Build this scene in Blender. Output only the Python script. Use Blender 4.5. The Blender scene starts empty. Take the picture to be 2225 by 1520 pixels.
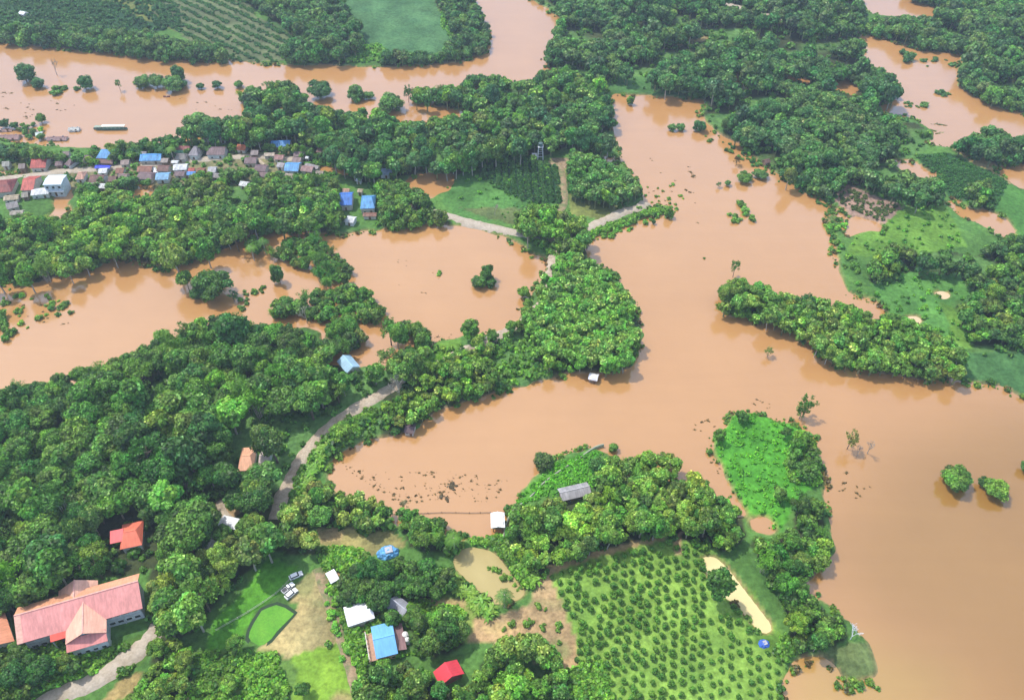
import bpy, bmesh, math, random
import numpy as np
from mathutils import Vector, Matrix

# ------------------------------------------------------------------ camera, sky, sun, exposure
sc = bpy.context.scene
COL = sc.collection
W, HH = 2225.0, 1520.0            # photograph size, used only to lay the site out
FOC = 1800.0
PITCH = math.radians(44.4)
CAM_H = 210.0
EXPOSURE = 0.16
SUN_EL, SUN_AZ = 61.0, 150.0      # azimuth measured from +X (right) counter-clockwise; 90 = away from the camera
cd = bpy.data.cameras.new("camera")
cam = bpy.data.objects.new("camera", cd)
COL.objects.link(cam)
cam.location = (0, 0, CAM_H)
cam.rotation_euler = (math.pi / 2 - PITCH, 0, 0)
cd.sensor_width = 36.0
cd.lens = FOC / W * 36.0
cd.clip_start = 1.0
cd.clip_end = 20000.0
sc.camera = cam

world = bpy.data.worlds.new("World")
sc.world = world
world.use_nodes = True
nt = world.node_tree
nt.nodes.clear()
sky = nt.nodes.new("ShaderNodeTexSky")
sky.sky_type = 'NISHITA'
sky.sun_disc = False
sky.sun_elevation = math.radians(SUN_EL)
sky.sun_rotation = math.radians(90.0 - SUN_AZ)
sky.altitude = 300
sky.air_density = 1.0
sky.dust_density = 3.0
sky.ozone_density = 1.0
bg = nt.nodes.new("ShaderNodeBackground")
bg.inputs['Strength'].default_value = 0.15
wo = nt.nodes.new("ShaderNodeOutputWorld")
# unseen broken cloud over a blue horizon band, added for water reflections and fill
tcw = nt.nodes.new("ShaderNodeTexCoord")
sep = nt.nodes.new("ShaderNodeSeparateXYZ"); nt.links.new(tcw.outputs['Generated'], sep.inputs[0])
cr = nt.nodes.new("ShaderNodeValToRGB")
for i, (p_, v_) in enumerate([(0.0, 0.98), (0.44, 0.9), (0.68, 0.28), (1.0, 0.30)]):
    e_ = cr.color_ramp.elements[i] if i < 2 else cr.color_ramp.elements.new(p_)
    e_.position = p_; e_.color = (v_, v_, v_, 1)
nt.links.new(sep.outputs[2], cr.inputs[0])
cn = nt.nodes.new("ShaderNodeTexNoise"); cn.inputs['Scale'].default_value = 2.6; cn.inputs['Detail'].default_value = 4
nt.links.new(tcw.outputs['Generated'], cn.inputs['Vector'])
cm = nt.nodes.new("ShaderNodeMath"); cm.operation = 'MULTIPLY_ADD'
nt.links.new(cn.outputs[0], cm.inputs[0]); cm.inputs[1].default_value = 0.6
cs_ = nt.nodes.new("ShaderNodeMath"); cs_.operation = 'SUBTRACT'; nt.links.new(cr.outputs[0], cs_.inputs[0]); cs_.inputs[1].default_value = 0.30
nt.links.new(cs_.outputs[0], cm.inputs[2]); cm.use_clamp = True
bg2 = nt.nodes.new("ShaderNodeBackground"); bg2.inputs['Color'].default_value = (0.75, 0.82, 1.0, 1); bg2.inputs['Strength'].default_value = 1.55
cc_ = nt.nodes.new("ShaderNodeValToRGB")
cc_.color_ramp.elements[0].position = 0.45; cc_.color_ramp.elements[0].color = (0.36, 0.60, 1.0, 1)
cc_.color_ramp.elements[1].position = 0.72; cc_.color_ramp.elements[1].color = (0.92, 0.95, 1.0, 1)
nt.links.new(sep.outputs[2], cc_.inputs[0]); nt.links.new(cc_.outputs[0], bg2.inputs['Color'])
wmx = nt.nodes.new("ShaderNodeMixShader")
nt.links.new(sky.outputs[0], bg.inputs['Color'])
nt.links.new(cm.outputs[0], wmx.inputs[0]); nt.links.new(bg.outputs[0], wmx.inputs[1]); nt.links.new(bg2.outputs[0], wmx.inputs[2])
nt.links.new(wmx.outputs[0], wo.inputs[0])

sl = bpy.data.lights.new("sun", 'SUN')
sl.energy = 3.65
sl.angle = math.radians(1.5)
sl.color = (1.0, 0.965, 0.885)
sun = bpy.data.objects.new("sun", sl)
COL.objects.link(sun)
az = math.radians(SUN_AZ)
el = math.radians(SUN_EL)
sdir = Vector((math.cos(az) * math.cos(el), math.sin(az) * math.cos(el), math.sin(el)))
sun.rotation_euler = sdir.to_track_quat('Z', 'Y').to_euler()
sun.location = sdir * 400

sc.view_settings.view_transform = 'Standard'
sc.view_settings.look = 'None'
sc.view_settings.exposure = EXPOSURE
sc.view_settings.gamma = 1.0
sc.view_settings.use_curve_mapping = False
sc.render.engine = 'CYCLES'
sc.cycles.max_bounces = 5
sc.cycles.diffuse_bounces = 2
sc.cycles.glossy_bounces = 2
sc.cycles.transmission_bounces = 2
sc.cycles.volume_bounces = 0
sc.cycles.use_denoising = True

# ------------------------------------------------------------------ site geometry helpers
CP, SP = math.cos(PITCH), math.sin(PITCH)

def G(px, py, z=0.0):
    """point of the site at height z that is seen at photograph pixel (px, py)"""
    u = (px - W / 2) / FOC
    v = (HH / 2 - py) / FOC
    dx, dy, dz = u, CP + v * SP, -SP + v * CP
    t = (z - CAM_H) / dz
    return (dx * t, dy * t, z)

def proj(X, Y, Z):
    dz = Z - CAM_H
    d = Y * CP - dz * SP
    v = Y * SP + dz * CP
    d = np.where(d < 1.0, 1e9, d)
    return W / 2 + FOC * X / d, HH / 2 - FOC * v / d, d

def pxm(py, z=0.0):
    """pixels per metre (horizontal) at ground row py"""
    x, y, _ = G(W / 2, py, z)
    return FOC / (y * CP + (CAM_H - z) * SP)

def inpoly(px, py, poly):
    poly = np.asarray(poly, float)
    x1, y1 = poly[:, 0], poly[:, 1]
    x2, y2 = np.roll(x1, -1), np.roll(y1, -1)
    out = np.zeros(px.shape, bool)
    bb = (px >= x1.min()) & (px <= x1.max()) & (py >= y1.min()) & (py <= y1.max())
    if not bb.any():
        return out
    qx, qy = px[bb], py[bb]
    r = np.zeros(qx.shape, bool)
    for a, b, c, d in zip(x1, y1, x2, y2):
        if b == d:
            continue
        cond = (b > qy) != (d > qy)
        xi = a + (qy - b) * (c - a) / (d - b)
        r ^= cond & (qx < xi)
    out[bb] = r
    return out

def put(o, parent=None):
    COL.objects.link(o)
    if parent is not None:
        o.parent = parent
    return o

def tag(o, label=None, cat=None, group=None, kind=None):
    if label: o['label'] = label
    if cat: o['category'] = cat
    if group: o['group'] = group
    if kind: o['kind'] = kind
    elif label and cat: o['kind'] = 'thing'
    return o

def empty(name, loc, rz=0.0, **kw):
    o = bpy.data.objects.new(name, None)
    o.empty_display_size = 0.5
    put(o)
    o.location = loc
    o.rotation_euler = (0, 0, rz)
    return tag(o, **kw)

# ------------------------------------------------------------------ value noise for shapes
_rs = np.random.RandomState(5)
_lat = _rs.rand(256, 256)

def vnoise(x, y, scale):
    x = np.asarray(x) / scale + 1000.3
    y = np.asarray(y) / scale + 1000.7
    xi, yi = np.floor(x).astype(int), np.floor(y).astype(int)
    fx, fy = x - xi, y - yi
    fx = fx * fx * (3 - 2 * fx)
    fy = fy * fy * (3 - 2 * fy)
    g = lambda i, j: _lat[(xi + i) % 256, (yi + j) % 256]
    return (g(0, 0) * (1 - fx) * (1 - fy) + g(1, 0) * fx * (1 - fy) + g(0, 1) * (1 - fx) * fy + g(1, 1) * fx * fy) * 2 - 1

# ------------------------------------------------------------------ mesh containers
class MB:
    """collects polygons, then links them as ONE mesh object"""
    def __init__(s):
        s.v, s.f = [], []
    def poly(s, pts):
        n = len(s.v)
        s.v += [tuple(p) for p in pts]
        s.f.append(tuple(range(n, n + len(pts))))
    def box(s, x0, x1, y0, y1, z0, z1):
        n = len(s.v)
        s.v += [(x0, y0, z0), (x1, y0, z0), (x1, y1, z0), (x0, y1, z0), (x0, y0, z1), (x1, y0, z1), (x1, y1, z1), (x0, y1, z1)]
        s.f += [(n, n + 3, n + 2, n + 1), (n + 4, n + 5, n + 6, n + 7), (n, n + 1, n + 5, n + 4), (n + 1, n + 2, n + 6, n + 5),
                (n + 2, n + 3, n + 7, n + 6), (n + 3, n, n + 4, n + 7)]
    def slab(s, pts, t):
        """a sheet of thickness t under the polygon pts (counter-clockwise from above)"""
        n = len(s.v); k = len(pts)
        s.v += [tuple(p) for p in pts] + [(p[0], p[1], p[2] - t) for p in pts]
        s.f.append(tuple(range(n, n + k)))
        s.f.append(tuple(range(n + 2 * k - 1, n + k - 1, -1)))
        for i in range(k):
            j = (i + 1) % k
            s.f.append((n + i, n + k + i, n + k + j, n + j))
    def tube(s, p0, p1, r0, r1=None, n=6):
        r1 = r0 if r1 is None else r1
        p0, p1 = Vector(p0), Vector(p1)
        d = (p1 - p0)
        if d.length < 1e-6: return
        q = d.to_track_quat('Z', 'Y')
        b = len(s.v)
        for p, r in ((p0, r0), (p1, r1)):
            for i in range(n):
                a = 2 * math.pi * i / n
                s.v.append(tuple(p + q @ Vector((r * math.cos(a), r * math.sin(a), 0))))
        for i in range(n):
            j = (i + 1) % n
            s.f.append((b + i, b + j, b + n + j, b + n + i))
        s.f.append(tuple(range(b + n - 1, b - 1, -1)))
        s.f.append(tuple(range(b + n, b + 2 * n)))
    def mesh(s, name, mat):
        me = bpy.data.meshes.new(name)
        me.from_pydata(s.v, [], s.f)
        me.materials.append(mat)
        me.update()
        return me
    def build(s, name, mat, parent=None):
        return put(bpy.data.objects.new(name, s.mesh(name, mat)), parent)

class NM:
    """numpy mesh: quads and triangles with one colour per vertex"""
    def __init__(s):
        s.v, s.c, s.q, s.t, s.n = [], [], [], [], 0
    def add(s, v, c, q=None, t=None):
        if q is not None and len(q): s.q.append(np.asarray(q) + s.n)
        if t is not None and len(t): s.t.append(np.asarray(t) + s.n)
        s.v.append(np.asarray(v, float)); s.c.append(np.asarray(c, float)); s.n += len(v)
        return s
    def arrays(s):
        v = np.concatenate(s.v); c = np.concatenate(s.c)
        q = np.concatenate(s.q) if s.q else np.zeros((0, 4), int)
        t = np.concatenate(s.t) if s.t else np.zeros((0, 3), int)
        return v, c, q, t
    def mesh(s, name, mat):
        v, c, q, t = s.arrays()
        me = bpy.data.meshes.new(name)
        me.vertices.add(len(v)); me.vertices.foreach_set('co', v.astype(np.float32).ravel())
        li = np.concatenate([q.ravel(), t.ravel()]).astype(np.int32)
        me.loops.add(len(li)); me.loops.foreach_set('vertex_index', li)
        st = np.concatenate([np.arange(len(q)) * 4, len(q) * 4 + np.arange(len(t)) * 3]).astype(np.int32)
        me.polygons.add(len(st)); me.polygons.foreach_set('loop_start', st)
        ca = me.color_attributes.new('Col', 'FLOAT_COLOR', 'POINT')
        cc = np.ones((len(v), 4), np.float32); cc[:, :3] = c
        ca.data.foreach_set('color', cc.ravel())
        me.materials.append(mat)
        me.update(calc_edges=True)
        me.validate()
        return me

def ico(sub):
    bm = bmesh.new()
    bmesh.ops.create_icosphere(bm, subdivisions=sub, radius=1.0)
    v = np.array([x.co[:] for x in bm.verts]); f = np.array([[x.index for x in p.verts] for p in bm.faces])
    bm.free()
    return v, f
ICO1, ICO2 = ico(1), ico(2)

# ------------------------------------------------------------------ materials
def newmat(name):
    m = bpy.data.materials.new(name); m.use_nodes = True
    n = m.node_tree; n.nodes.clear()
    out = n.nodes.new("ShaderNodeOutputMaterial")
    return m, n, out

def N(n, kind, **kw):
    x = n.nodes.new(kind)
    for k, v in kw.items():
        if k in x.inputs.keys(): x.inputs[k].default_value = v
        else: setattr(x, k, v)
    return x

def mixc(n, a, b, fac, mode='MIX'):
    m = n.nodes.new("ShaderNodeMix"); m.data_type = 'RGBA'; m.blend_type = mode
    for i, s in ((6, a), (7, b)):
        if isinstance(s, tuple): m.inputs[i].default_value = (*s, 1)
        else: n.links.new(s, m.inputs[i])
    if isinstance(fac, float): m.inputs[0].default_value = fac
    else: n.links.new(fac, m.inputs[0])
    return m.outputs[2]

def ramp(n, src, pts):
    r = n.nodes.new("ShaderNodeValToRGB")
    e = r.color_ramp.elements
    while len(e) < len(pts): e.new(0.5)
    for i, (p, c) in enumerate(pts):
        e[i].position = p; e[i].color = (*c, 1) if isinstance(c, tuple) else (c, c, c, 1)
    n.links.new(src, r.inputs[0])
    return r.outputs[0]

def noise(n, scale, detail=3.0, rough=0.55, coord=None):
    x = N(n, "ShaderNodeTexNoise", Scale=scale, Detail=detail, Roughness=rough)
    if coord is not None: n.links.new(coord, x.inputs['Vector'])
    return x.outputs[0]

def mat_foliage():
    m, n, out = newmat("foliage")
    at = n.nodes.new("ShaderNodeAttribute"); at.attribute_name = 'Col'
    oi = n.nodes.new("ShaderNodeObjectInfo")
    geo = n.nodes.new("ShaderNodeNewGeometry")
    base = mixc(n, at.outputs['Color'], oi.outputs['Color'], 1.0, 'MULTIPLY')
    nz = noise(n, 0.8, 3, 0.7, geo.outputs['Position'])
    v = ramp(n, nz, [(0.3, 0.62), (0.7, 1.42)])
    base = mixc(n, base, v, 1.0, 'MULTIPLY')
    base = mixc(n, base, (2.2, 2.22, 1.1), 1.0, 'MULTIPLY')
    di = n.nodes.new("ShaderNodeBsdfDiffuse"); n.links.new(base, di.inputs[0])
    tr = n.nodes.new("ShaderNodeBsdfTranslucent")
    tc = mixc(n, base, (1.15, 1.25, 0.5), 1.0, 'MULTIPLY'); n.links.new(tc, tr.inputs[0])
    mx = n.nodes.new("ShaderNodeMixShader"); mx.inputs[0].default_value = 0.28
    n.links.new(di.outputs[0], mx.inputs[1]); n.links.new(tr.outputs[0], mx.inputs[2])
    gl = N(n, "ShaderNodeBsdfGlossy", Roughness=0.45)
    gl.inputs[0].default_value = (1, 1, 1, 1)
    m2 = n.nodes.new("ShaderNodeMixShader"); m2.inputs[0].default_value = 0.018
    n.links.new(mx.outputs[0], m2.inputs[1]); n.links.new(gl.outputs[0], m2.inputs[2])
    n.links.new(m2.outputs[0], out.inputs[0])
    return m

def mat_plain(name, col, rough=0.8, var=0.25, scale=1.5, spec=0.3, bump=0.0):
    m, n, out = newmat(name)
    tc = n.nodes.new("ShaderNodeTexCoord")
    nz = noise(n, scale, 4, 0.6, tc.outputs['Object'])
    v = ramp(n, nz, [(0.3, 1.0 - var), (0.7, 1.0 + var * 0.5)])
    c = mixc(n, tuple(col), v, 1.0, 'MULTIPLY')
    p = N(n, "ShaderNodeBsdfPrincipled", Roughness=rough)
    p.inputs['Specular IOR Level'].default_value = spec
    n.links.new(c, p.inputs['Base Color'])
    if bump:
        b = N(n, "ShaderNodeBump", Strength=bump, Distance=0.1)
        n.links.new(nz, b.inputs['Height']); n.links.new(b.outputs[0], p.inputs['Normal'])
    n.links.new(p.outputs[0], out.inputs[0])
    return m

def mat_roof(name, col, rough=0.55, tile=1.0, stain=0.35, metal=0.0):
    """sheet or tile roof: ribs running down the slope, streaks and blotches of grime"""
    m, n, out = newmat(name)
    tc = n.nodes.new("ShaderNodeTexCoord")
    mp = n.nodes.new("ShaderNodeMapping"); n.links.new(tc.outputs['Object'], mp.inputs[0])
    wv = N(n, "ShaderNodeTexWave", Scale=tile * 1.3, Distortion=0.3); wv.wave_type = 'BANDS'; wv.bands_direction = 'X'
    n.links.new(mp.outputs[0], wv.inputs['Vector'])
    mp2 = n.nodes.new("ShaderNodeMapping"); mp2.inputs['Scale'].default_value = (1.6, 0.25, 0.4)
    n.links.new(tc.outputs['Object'], mp2.inputs[0])
    streak = noise(n, 1.2, 4, 0.65, mp2.outputs[0])
    blot = noise(n, 0.35, 3, 0.6, tc.outputs['Object'])
    f1 = ramp(n, streak, [(0.35, 1.0 - stain), (0.65, 1.08)])
    f2 = ramp(n, blot, [(0.3, 1.0 - stain * 0.7), (0.7, 1.1)])
    c = mixc(n, tuple(col), f1, 1.0, 'MULTIPLY'); c = mixc(n, c, f2, 1.0, 'MULTIPLY')
    rib = ramp(n, wv.outputs[0], [(0.0, 0.86), (0.5, 1.04)])
    c = mixc(n, c, rib, 1.0, 'MULTIPLY')
    p = N(n, "ShaderNodeBsdfPrincipled", Roughness=rough, Metallic=metal)
    p.inputs['Specular IOR Level'].default_value = 0.35
    n.links.new(c, p.inputs['Base Color'])
    b = N(n, "ShaderNodeBump", Strength=0.5, Distance=0.06)
    n.links.new(wv.outputs[0], b.inputs['Height']); n.links.new(b.outputs[0], p.inputs['Normal'])
    n.links.new(p.outputs[0], out.inputs[0])
    return m

def mat_glass():
    m, n, out = newmat("window_glass")
    p = N(n, "ShaderNodeBsdfPrincipled", Roughness=0.12)
    p.inputs['Base Color'].default_value = (0.02, 0.028, 0.035, 1)
    n.links.new(p.outputs[0], out.inputs[0])
    return m

def mat_water(name, c1, c2, c3, rough=0.1, ior=1.38, scale=0.012, plume=None):
    m, n, out = newmat(name)
    geo = n.nodes.new("ShaderNodeNewGeometry")
    mp = n.nodes.new("ShaderNodeMapping"); mp.inputs['Scale'].default_value = (1.0, 0.7, 1.0)
    n.links.new(geo.outputs['Position'], mp.inputs[0])
    nz = N(n, "ShaderNodeTexNoise", Scale=scale, Detail=5.0, Roughness=0.55, Distortion=0.8)
    n.links.new(mp.outputs[0], nz.inputs['Vector'])
    c = ramp(n, nz.outputs[0], [(0.32, tuple(c1)), (0.5, tuple(c2)), (0.68, tuple(c3))])
    n2 = noise(n, 0.05, 4, 0.6, mp.outputs[0])
    c = mixc(n, c, ramp(n, n2, [(0.3, 0.965), (0.7, 1.025)]), 1.0, 'MULTIPLY')
    m3 = n.nodes.new("ShaderNodeMapping"); m3.inputs['Rotation'].default_value = (0, 0, 0.5); m3.inputs['Scale'].default_value = (0.012, 0.10, 1)
    n.links.new(geo.outputs['Position'], m3.inputs[0])
    silt = N(n, "ShaderNodeTexNoise", Scale=1.0, Detail=6.0, Roughness=0.62, Distortion=1.4); n.links.new(m3.outputs[0], silt.inputs['Vector'])
    c = mixc(n, c, ramp(n, silt.outputs[0], [(0.35, (0.98, 0.975, 0.97)), (0.65, (1.012, 1.015, 1.018))]), 1.0, 'MULTIPLY')
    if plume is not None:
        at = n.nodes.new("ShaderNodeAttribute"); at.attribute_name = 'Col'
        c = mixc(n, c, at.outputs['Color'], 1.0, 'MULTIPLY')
    p = N(n, "ShaderNodeBsdfPrincipled", Roughness=rough, IOR=ior)
    n.links.new(c, p.inputs['Base Color'])
    r1 = noise(n, 1.1, 3, 0.6, geo.outputs['Position'])
    r2 = noise(n, 0.18, 3, 0.6, geo.outputs['Position'])
    ad = n.nodes.new("ShaderNodeMath"); ad.operation = 'MULTIPLY_ADD'
    n.links.new(r2, ad.inputs[0]); ad.inputs[1].default_value = 3.0; n.links.new(r1, ad.inputs[2])
    b = N(n, "ShaderNodeBump", Strength=0.10, Distance=0.25)
    n.links.new(ad.outputs[0], b.inputs['Height']); n.links.new(b.outputs[0], p.inputs['Normal'])
    n.links.new(p.outputs[0], out.inputs[0])
    return m

def mat_ground():
    m, n, out = newmat("ground")
    geo = n.nodes.new("ShaderNodeNewGeometry")
    at = n.nodes.new("ShaderNodeAttribute"); at.attribute_name = 'Col'
    a = noise(n, 0.09, 5, 0.62, geo.outputs['Position'])
    b = noise(n, 0.7, 4, 0.65, geo.outputs['Position'])
    c = mixc(n, at.outputs['Color'], ramp(n, a, [(0.3, (0.68, 0.74, 0.72)), (0.7, (1.28, 1.2, 1.1))]), 1.0, 'MULTIPLY')
    c = mixc(n, c, ramp(n, b, [(0.3, 0.62), (0.7, 1.32)]), 1.0, 'MULTIPLY')
    p = N(n, "ShaderNodeBsdfPrincipled", Roughness=0.92)
    p.inputs['Specular IOR Level'].default_value = 0.1
    n.links.new(c, p.inputs['Base Color'])
    bp = N(n, "ShaderNodeBump", Strength=0.6, Distance=0.5)
    n.links.new(b, bp.inputs['Height']); n.links.new(bp.outputs[0], p.inputs['Normal'])
    n.links.new(p.outputs[0], out.inputs[0])
    return m

M_LEAF = mat_foliage()
M_BARK = mat_plain("bark", (0.16, 0.12, 0.085), 0.9, 0.4, 2.0)
M_PALEBARK = mat_plain("pale_bark", (0.42, 0.37, 0.3), 0.9, 0.3, 2.0)
M_GLASS = mat_glass()
M_GROUND = mat_ground()
_mc = {}
def roofm(col, tile=1.0, stain=0.35, rough=0.55):
    k = ('r', tuple(col), tile, stain)
    if k not in _mc: _mc[k] = mat_roof("roofing", col, rough, tile, stain)
    return _mc[k]
def wallm(col):
    k = ('w', tuple(col))
    if k not in _mc: _mc[k] = mat_plain("painted_wall", col, 0.85, 0.3, 0.8)
    return _mc[k]
def plainm(col, rough=0.7, var=0.25, scale=1.5):
    k = ('p', tuple(col), rough, var)
    if k not in _mc: _mc[k] = mat_plain("surface", col, rough, var, scale)
    return _mc[k]
# ------------------------------------------------------------------ where land and water are
WATER = [
 # the river
 [(-160,84),(0,90),(60,97),(150,107),(250,115),(340,127),(480,133),(600,140),(700,142),(850,148),(900,140),(1000,136),(1060,112),(1068,90),(1055,60),(1046,35),(1025,12),(990,-20),(950,-100),(1190,-100),(1140,-5),(1180,14),(1212,35),(1206,90),(1185,130),(1205,155),(1190,167),(1120,178),(1085,205),(1000,220),(930,226),(1000,240),(1042,250),(960,262),(870,270),(790,262),(740,252),(690,240),(560,240),(500,268),(440,300),(330,322),(200,324),(100,318),(0,305),(-160,300)],
 # ponding in the village
 [(-60,369),(45,372),(85,381),(0,388),(-60,388)],
 [(128,385),(150,392),(158,410),(150,440),(170,470),(140,478),(110,470),(120,440),(112,430),(135,410)],
 [(285,400),(335,402),(330,430),(300,435)],
 [(650,360),(745,366),(770,378),(700,376),(655,372)],
 [(690,305),(760,300),(760,306),(700,312)],
 [(880,392),(930,374),(985,374),(990,390),(975,410),(930,438),(905,415)],
 # western lake
 [(-80,600),(0,605),(60,612),(130,602),(215,578),(250,556),(290,563),(340,582),(370,590),(410,562),(440,560),(480,540),(505,530),(540,508),(600,502),(680,505),(740,510),(830,498),(960,488),(1040,497),(1118,517),(1150,550),(1192,562),(1183,600),(1150,650),(1135,695),(1095,722),(1000,730),(935,748),(930,800),(800,800),(620,790),(420,770),(330,800),(230,830),(150,850),(0,895),(-80,900)],
 # eastern lake
 [(1325,203),(1400,207),(1530,214),(1525,250),(1555,285),(1600,310),(1650,355),(1680,375),(1720,385),(1760,412),(1812,442),(1800,480),(1815,540),(1830,600),(1840,640),(1862,645),(1905,652),(1932,690),(1890,710),(1840,690),(1760,670),(1700,655),(1650,650),(1590,640),(1560,665),(1562,680),(1600,688),(1680,700),(1745,730),(1790,770),(1840,798),(1900,808),(2000,820),(2090,826),(2170,842),(2230,866),(2400,900),(2400,1700),(1760,1700),(1705,1500),(1704,1432),(1765,1418),(1795,1425),(1828,1472),(1922,1473),(1895,1405),(1850,1365),(1815,1315),(1792,1295),(1785,1245),(1808,1205),(1800,1130),(1790,1060),(1782,1000),(1765,950),(1738,928),(1660,905),(1600,893),(1560,930),(1552,990),(1585,1045),(1625,1115),(1600,1130),(1540,1075),(1500,1050),(1400,1040),(1340,1030),(1330,985),(1290,968),(1235,985),(1190,1012),(1150,1050),(1118,1092),(1095,1168),(1000,1175),(870,1145),(780,1110),(715,1045),(722,990),(790,960),(870,940),(920,915),(965,885),(1040,862),(1130,840),(1220,818),(1290,815),(1365,800),(1392,755),(1392,700),(1372,640),(1325,590),(1278,565),(1268,545),(1292,520),(1395,475),(1440,462),(1475,462),(1440,445),(1385,455),(1393,440),(1397,410),(1352,345),(1337,300),(1335,250)],
 [(1310,340),(1335,338),(1340,370),(1318,372)],
 [(1625,1125),(1665,1115),(1702,1160),(1660,1170),(1640,1160)],
 [(1735,1255),(1782,1252),(1785,1300),(1765,1300)],
 # north-eastern water
 [(1870,72),(1930,85),(2000,107),(2112,117),(2095,130),(2082,160),(2082,188),(2150,228),(2240,250),(2400,270),(2400,360),(2230,305),(2150,295),(2060,322),(2005,318),(2035,292),(1990,262),(1930,262),(1908,232),(1960,208),(1930,165),(1880,135)],
 [(1855,-4),(1885,28),(1920,38),(2032,40),(2035,14),(1985,4),(1960,-60),(1850,-60)],
 [(1932,350),(1970,345),(2045,385),(2010,388),(1960,368)],
 [(2052,440),(2075,430),(2100,450),(2140,455),(2192,480),(2212,532),(2180,532),(2140,495),(2090,472)],
 [(2148,372),(2190,360),(2400,352),(2400,470),(2225,412),(2195,390)],
 [(1702,166),(1740,162),(1775,175),(1765,186),(1720,176)],
 [(1798,165),(1850,162),(1872,190),(1850,215),(1830,200),(1810,195)],
 [(1595,152),(1612,152),(1618,180),(1640,190),(1590,186)],
 [(1832,478),(1868,470),(1918,485),(1922,503),(1870,498),(1840,520),(1825,500)],
 [(1778,372),(1815,372),(1818,388),(1795,402)],
 [(1815,455),(1840,450),(1835,490),(1815,480)],
]
LAND = [   # ground standing clear inside the outlines above
 [(600,705),(700,715),(690,780),(560,780)],
]
# ponds with water of their own colour
PONDS = [
 ("pale_pond", [(1516,1212),(1535,1205),(1560,1206),(1568,1222),(1590,1245),(1640,1310),(1688,1372),(1655,1378),(1630,1352),(1610,1320),(1560,1290),(1535,1245)]),
 ("brown_pond", [(1018,1188),(1065,1192),(1095,1225),(1120,1260),(1148,1290),(1105,1312),(1068,1308),(1035,1278),(995,1240),(980,1212)]),
 ("shallow_pool", [(2020,636),(2048,632),(2072,643),(2050,653)]),
 ("shallow_pool", [(1955,692),(1990,684),(2008,698),(1975,714)]),
]
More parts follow.
